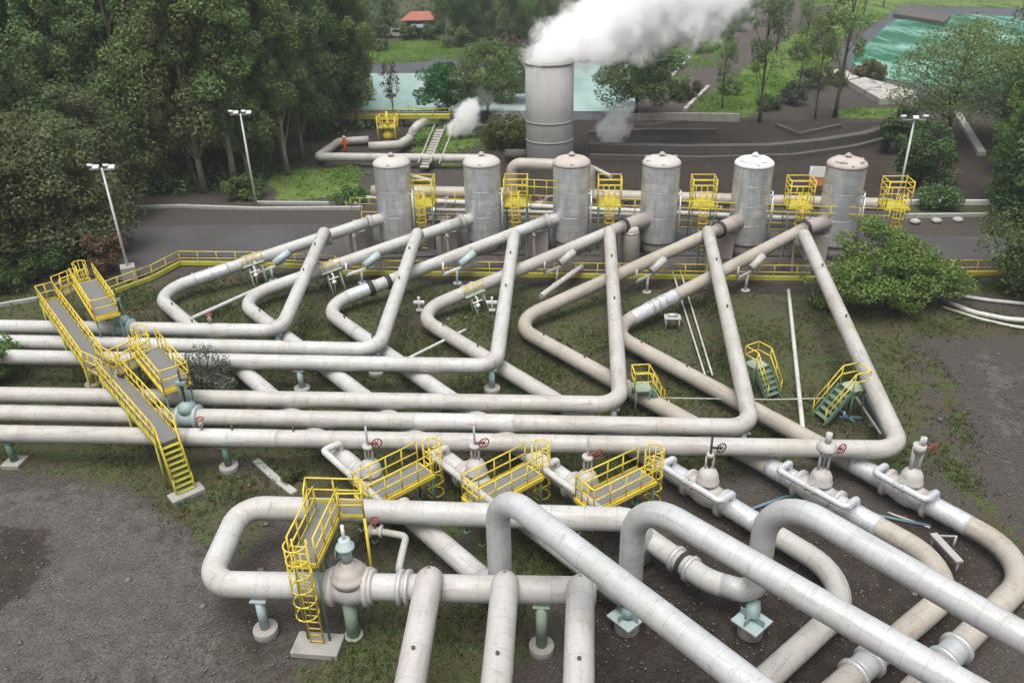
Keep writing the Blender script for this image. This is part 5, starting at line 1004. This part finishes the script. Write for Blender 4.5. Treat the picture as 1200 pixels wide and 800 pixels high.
for k, (px, py, h, w) in enumerate(((478, 47, 4., 2.4), (508, 47, 4.2, 2.4), (450, 44, 5., 3.4), (535, 56, 4.5, 3.))): shrub(px, py, w, h, 16, 150, .45, 'leaf_dark', ['dark shrub between the white van and the open shed', 'dark shrub right of the open shed', 'dark shrub left of the white van', 'dark shrub on the right end of the far lawn'][k], seed=80+k)
# weeds and stones on the near ground
mo = layers['m_moss']; near = (gy > 12) & (gy < 58) & (np.abs(gx) < 36)
def scatter(w, n):
    w = np.where(near, w, 0); w = w/w.sum(); i = rng.choice(len(gx), n, p=w); return gx[i]+rng.uniform(-.3, .3, n), gy[i]+rng.uniform(-.3, .3, n)
x, y = scatter(np.clip(mo-.25, 0, 1)*(1-.8*np.clip(layers['m_dark'], 0, 1))*(.15+np.clip(np.sin(gx*.9)*np.sin(gy*.8+gx*.3)+.3, 0, 1)), 26000); n = len(x); k = 4
a = rng.uniform(0, 6.28, (n, k)); l = rng.uniform(.06, .22, (n, 1))*rng.uniform(.6, 1.2, (n, k)); w = rng.uniform(.012, .028, (n, k)); ox = x[:, None]+rng.normal(0, .06, (n, k)); oy = y[:, None]+rng.normal(0, .06, (n, k))
dx, dy = np.cos(a), np.sin(a); lean = rng.uniform(.3, 1.1, (n, k))
B = np.stack([np.stack([ox-dy*w, oy+dx*w, np.full_like(ox, -.05)], -1), np.stack([ox+dy*w, oy-dx*w, np.full_like(ox, -.05)], -1), np.stack([ox+dx*l*lean*.5+dy*w*.6, oy+dy*l*lean*.5-dx*w*.6, l*.7], -1), np.stack([ox+dx*l*lean, oy+dy*l*lean, l], -1)], 2).reshape(-1, 3)
me = fast_mesh('grass', B, np.arange(len(B)).reshape(-1, 4)); at_ = me.attributes.new('tint', 'FLOAT', 'FACE'); at_.data.foreach_set('value', np.repeat(rng.uniform(0, 1, n), k).astype(np.float32)); me.materials.append(MATS['leaf_moss']); o = bpy.data.objects.new('grass', me); COL.objects.link(o); o['kind'] = 'stuff'
x, y = scatter(np.clip(0.3+layers['m_gravel']*.4+layers['m_dark']*.3-.25*mo, 0.02, 2), 7000); n = len(x); s = rng.uniform(.02, .075, n)**1.0*(1+2.2*(rng.random(n) > .985))
base = np.array([[1, 0, 0], [0, 1, 0], [-1, 0, 0], [0, -1, 0], [0, 0, .75], [0, 0, -.6]]); V = base[None]*s[:, None, None]*rng.uniform(.7, 1.3, (n, 6, 1)); ca, sa = np.cos(a[:1, 0]), 0
th = rng.uniform(0, 6.28, n); V = np.stack([V[..., 0]*np.cos(th)[:, None]-V[..., 1]*np.sin(th)[:, None]+x[:, None], V[..., 0]*np.sin(th)[:, None]+V[..., 1]*np.cos(th)[:, None]+y[:, None], V[..., 2]+.01], -1).reshape(-1, 3)
Fs = np.array([[0, 1, 4], [1, 2, 4], [2, 3, 4], [3, 0, 4], [1, 0, 5], [2, 1, 5], [3, 2, 5], [0, 3, 5]]); Fs = (Fs[None]+6*np.arange(n)[:, None, None]).reshape(-1, 3)
me = fast_mesh('gravel', V, Fs); simple('stone', (.135, .125, .115), .95, var=.6, scale=1.2); me.materials.append(MATS['stone']); o = bpy.data.objects.new('gravel', me); COL.objects.link(o); o['kind'] = 'stuff'
# ------------------------------------------------------------------ steam
GROW = 1.35
def steam(name, label, blobs, dens, scale, group=None, thr=1.9, cat='steam'):
    bm = bmesh.new()
    for c, r in blobs: bmesh.ops.create_icosphere(bm, subdivisions=3, radius=r*GROW*1.4, matrix=Matrix.Translation(vec(c)-vec(blobs[0][0])))
    me = bpy.data.meshes.new(name); bm.to_mesh(me); bm.free(); o = bpy.data.objects.new(name, me); COL.objects.link(o); o.location = blobs[0][0]; tag(o, label, cat, group)
    md = o.modifiers.new('merge', 'REMESH'); md.mode = 'VOXEL'; md.voxel_size = max(.25, blobs[0][1]*.15)
    t = NT(name); ob_ = t.obj(); n = t.noise(ob_, 1/scale, 7, .64, .5); fld = None
    for c, r in blobs:                                              # how deep inside the nearest billow
        d = t.n('ShaderNodeVectorMath', operation='DISTANCE'); t.l(ob_, d.inputs[0]); d.inputs[1].default_value = vec(c)-vec(blobs[0][0])
        f = t.math('MULTIPLY_ADD', d.outputs['Value'], -1/(r*GROW)); f.node.inputs[2].default_value = 1.
        fld = f if fld is None else t.math('MAXIMUM', fld, f)
    k = t.math('ADD', fld, t.math('MULTIPLY', t.math('SUBTRACT', n, .5), thr))
    q = t.n('ShaderNodeVolumePrincipled'); q.inputs['Color'].default_value = (1, 1, 1, 1); q.inputs['Anisotropy'].default_value = 0.
    t.l(t.ramp(k, .10, .50, 0, dens), q.inputs['Density']); t.l(q.outputs[0], t.out.inputs['Volume']); me.materials.append(t.m); return o
T_ = STK; A = lambda dx, dy, dz: T_+Vector((dx, dy, dz)); r = STR
px2 = lambda px, py, D: (lambda d: Vector((0, 0, H))+d*(D/d.y))(fw*F+rt*(px-600)-up*(py-400))
D0 = T_.y
bl = [(A(0, 0, .3), r*.95)] + [(px2(x, y, D0+k), q) for x, y, q, k in ((632, 60, 1.2, 0), (650, 54, 2.2, 0), (668, 46, 2.4, 1), (690, 38, 3.0, 1), (712, 30, 3.2, 2), (735, 34, 2.8, 2), (738, 12, 3.6, 2), (765, 20, 3.2, 3), (790, 2, 3.8, 3), (700, 52, 1.7, 1), (722, 50, 1.6, 1), (815, -8, 3.8, 4), (826, 18, 2.4, 4), (828, 34, 1.4, 4), (845, -20, 3.6, 5), (780, -20, 4., 3))]
steam('steam_plume', 'thick white steam plume blowing right from the top of the stack', bl, 2.6, 1.7)
b = at(536, 160); bl = [(b+Z(1.), 1.)] + [(px2(x, y, b.y-1), q) for x, y, q in ((540, 146, 1.2), (547, 136, 1.4), (553, 127, 1.1), (532, 152, .9), (544, 152, .9))]
steam('steam_puff', 'thin white steam puff rising between the first and second separators', bl, 1.6, 1.2, 'steam puffs')
b = at(718, 172); bl = [(b+Z(1.), 1.1)] + [(px2(x, y, b.y-1), q) for x, y, q in ((712, 150, 1.2), (722, 139, 1.2), (733, 129, .9), (708, 158, .8), (728, 148, 1.0), (740, 123, .6))]
steam('steam_puff', 'thin white steam puff rising from the dark yard right of the stack', bl, .8, 1.1, 'steam puffs')
b = at(590, 150); bl = [(b+Z(1.5), 1.2)] + [(px2(x, y, b.y-1), q) for x, y, q in ((600, 140, 1.6), (582, 152, 1.3), (612, 150, 1.4), (572, 122, 1.0), (566, 112, .9))]
steam('steam_veil', 'faint steam veil hanging over the mossy bushes left of the stack', bl, .10, 1.6)
# ------------------------------------------------------------------ air
m = MB(); m.box((0, 0, 19.), (12000, 12000, 42.)); t = NT('haze'); q = t.n('ShaderNodeVolumePrincipled'); q.inputs['Color'].default_value = (.90, .95, 1., 1); q.inputs['Density'].default_value = .00030; q.inputs['Anisotropy'].default_value = 0.; t.l(q.outputs[0], t.out.inputs['Volume']); MATS['haze'] = t.m
o = m.build('haze', 'haze'); o['kind'] = 'stuff'
# ------------------------------------------------------------------ light
W = bpy.data.worlds.new('World'); S.world = W; W.use_nodes = True; nt = W.node_tree; nt.nodes.clear()
sky = nt.nodes.new('ShaderNodeTexSky'); sky.sky_type = 'NISHITA'; sky.sun_disc = False; SE, SR = R(72), R(200)
sky.sun_elevation = SE; sky.sun_rotation = SR; sky.dust_density = 6.; sky.air_density = 1.6; sky.ozone_density = 1.
hs = nt.nodes.new('ShaderNodeHueSaturation'); hs.inputs['Saturation'].default_value = .42; bg = nt.nodes.new('ShaderNodeBackground'); bg.inputs['Strength'].default_value = .13; out = nt.nodes.new('ShaderNodeOutputWorld')
nt.links.new(sky.outputs[0], hs.inputs['Color']); tc = nt.nodes.new('ShaderNodeTexCoord'); sz = nt.nodes.new('ShaderNodeSeparateXYZ'); nt.links.new(tc.outputs['Generated'], sz.inputs[0])
mr = nt.nodes.new('ShaderNodeMapRange'); nt.links.new(sz.outputs[2], mr.inputs[0]); mr.inputs[1].default_value = 0.; mr.inputs[2].default_value = .95; mr.inputs[3].default_value = .28; mr.inputs[4].default_value = 1.38   # an overcast sky is brightest overhead
mul = nt.nodes.new('ShaderNodeVectorMath'); mul.operation = 'SCALE'; nt.links.new(hs.outputs[0], mul.inputs[0]); nt.links.new(mr.outputs[0], mul.inputs['Scale']); nt.links.new(mul.outputs[0], bg.inputs['Color']); nt.links.new(bg.outputs[0], out.inputs['Surface'])
sl = bpy.data.lights.new('sun', 'SUN'); sl.energy = 1.5; sl.angle = R(45); sl.color = (1, .985, .965); so = bpy.data.objects.new('sun', sl); COL.objects.link(so)
az = SR; dirv = Vector((math.sin(az)*math.cos(SE), math.cos(az)*math.cos(SE), math.sin(SE))); so.rotation_euler = dirv.to_track_quat('Z', 'Y').to_euler(); so.location = (0, 0, 80)
vs = S.view_settings; vs.view_transform = 'Standard'; vs.look = 'None'; vs.exposure = 0.34; vs.gamma = 1
S.display_settings.display_device = 'sRGB'
S.cycles.use_denoising = True; S.cycles.max_bounces = 14; S.cycles.diffuse_bounces = 4; S.cycles.glossy_bounces = 3; S.cycles.volume_bounces = 12; S.cycles.transparent_max_bounces = 8; S.cycles.volume_step_rate = 2.0; S.cycles.volume_max_steps = 128
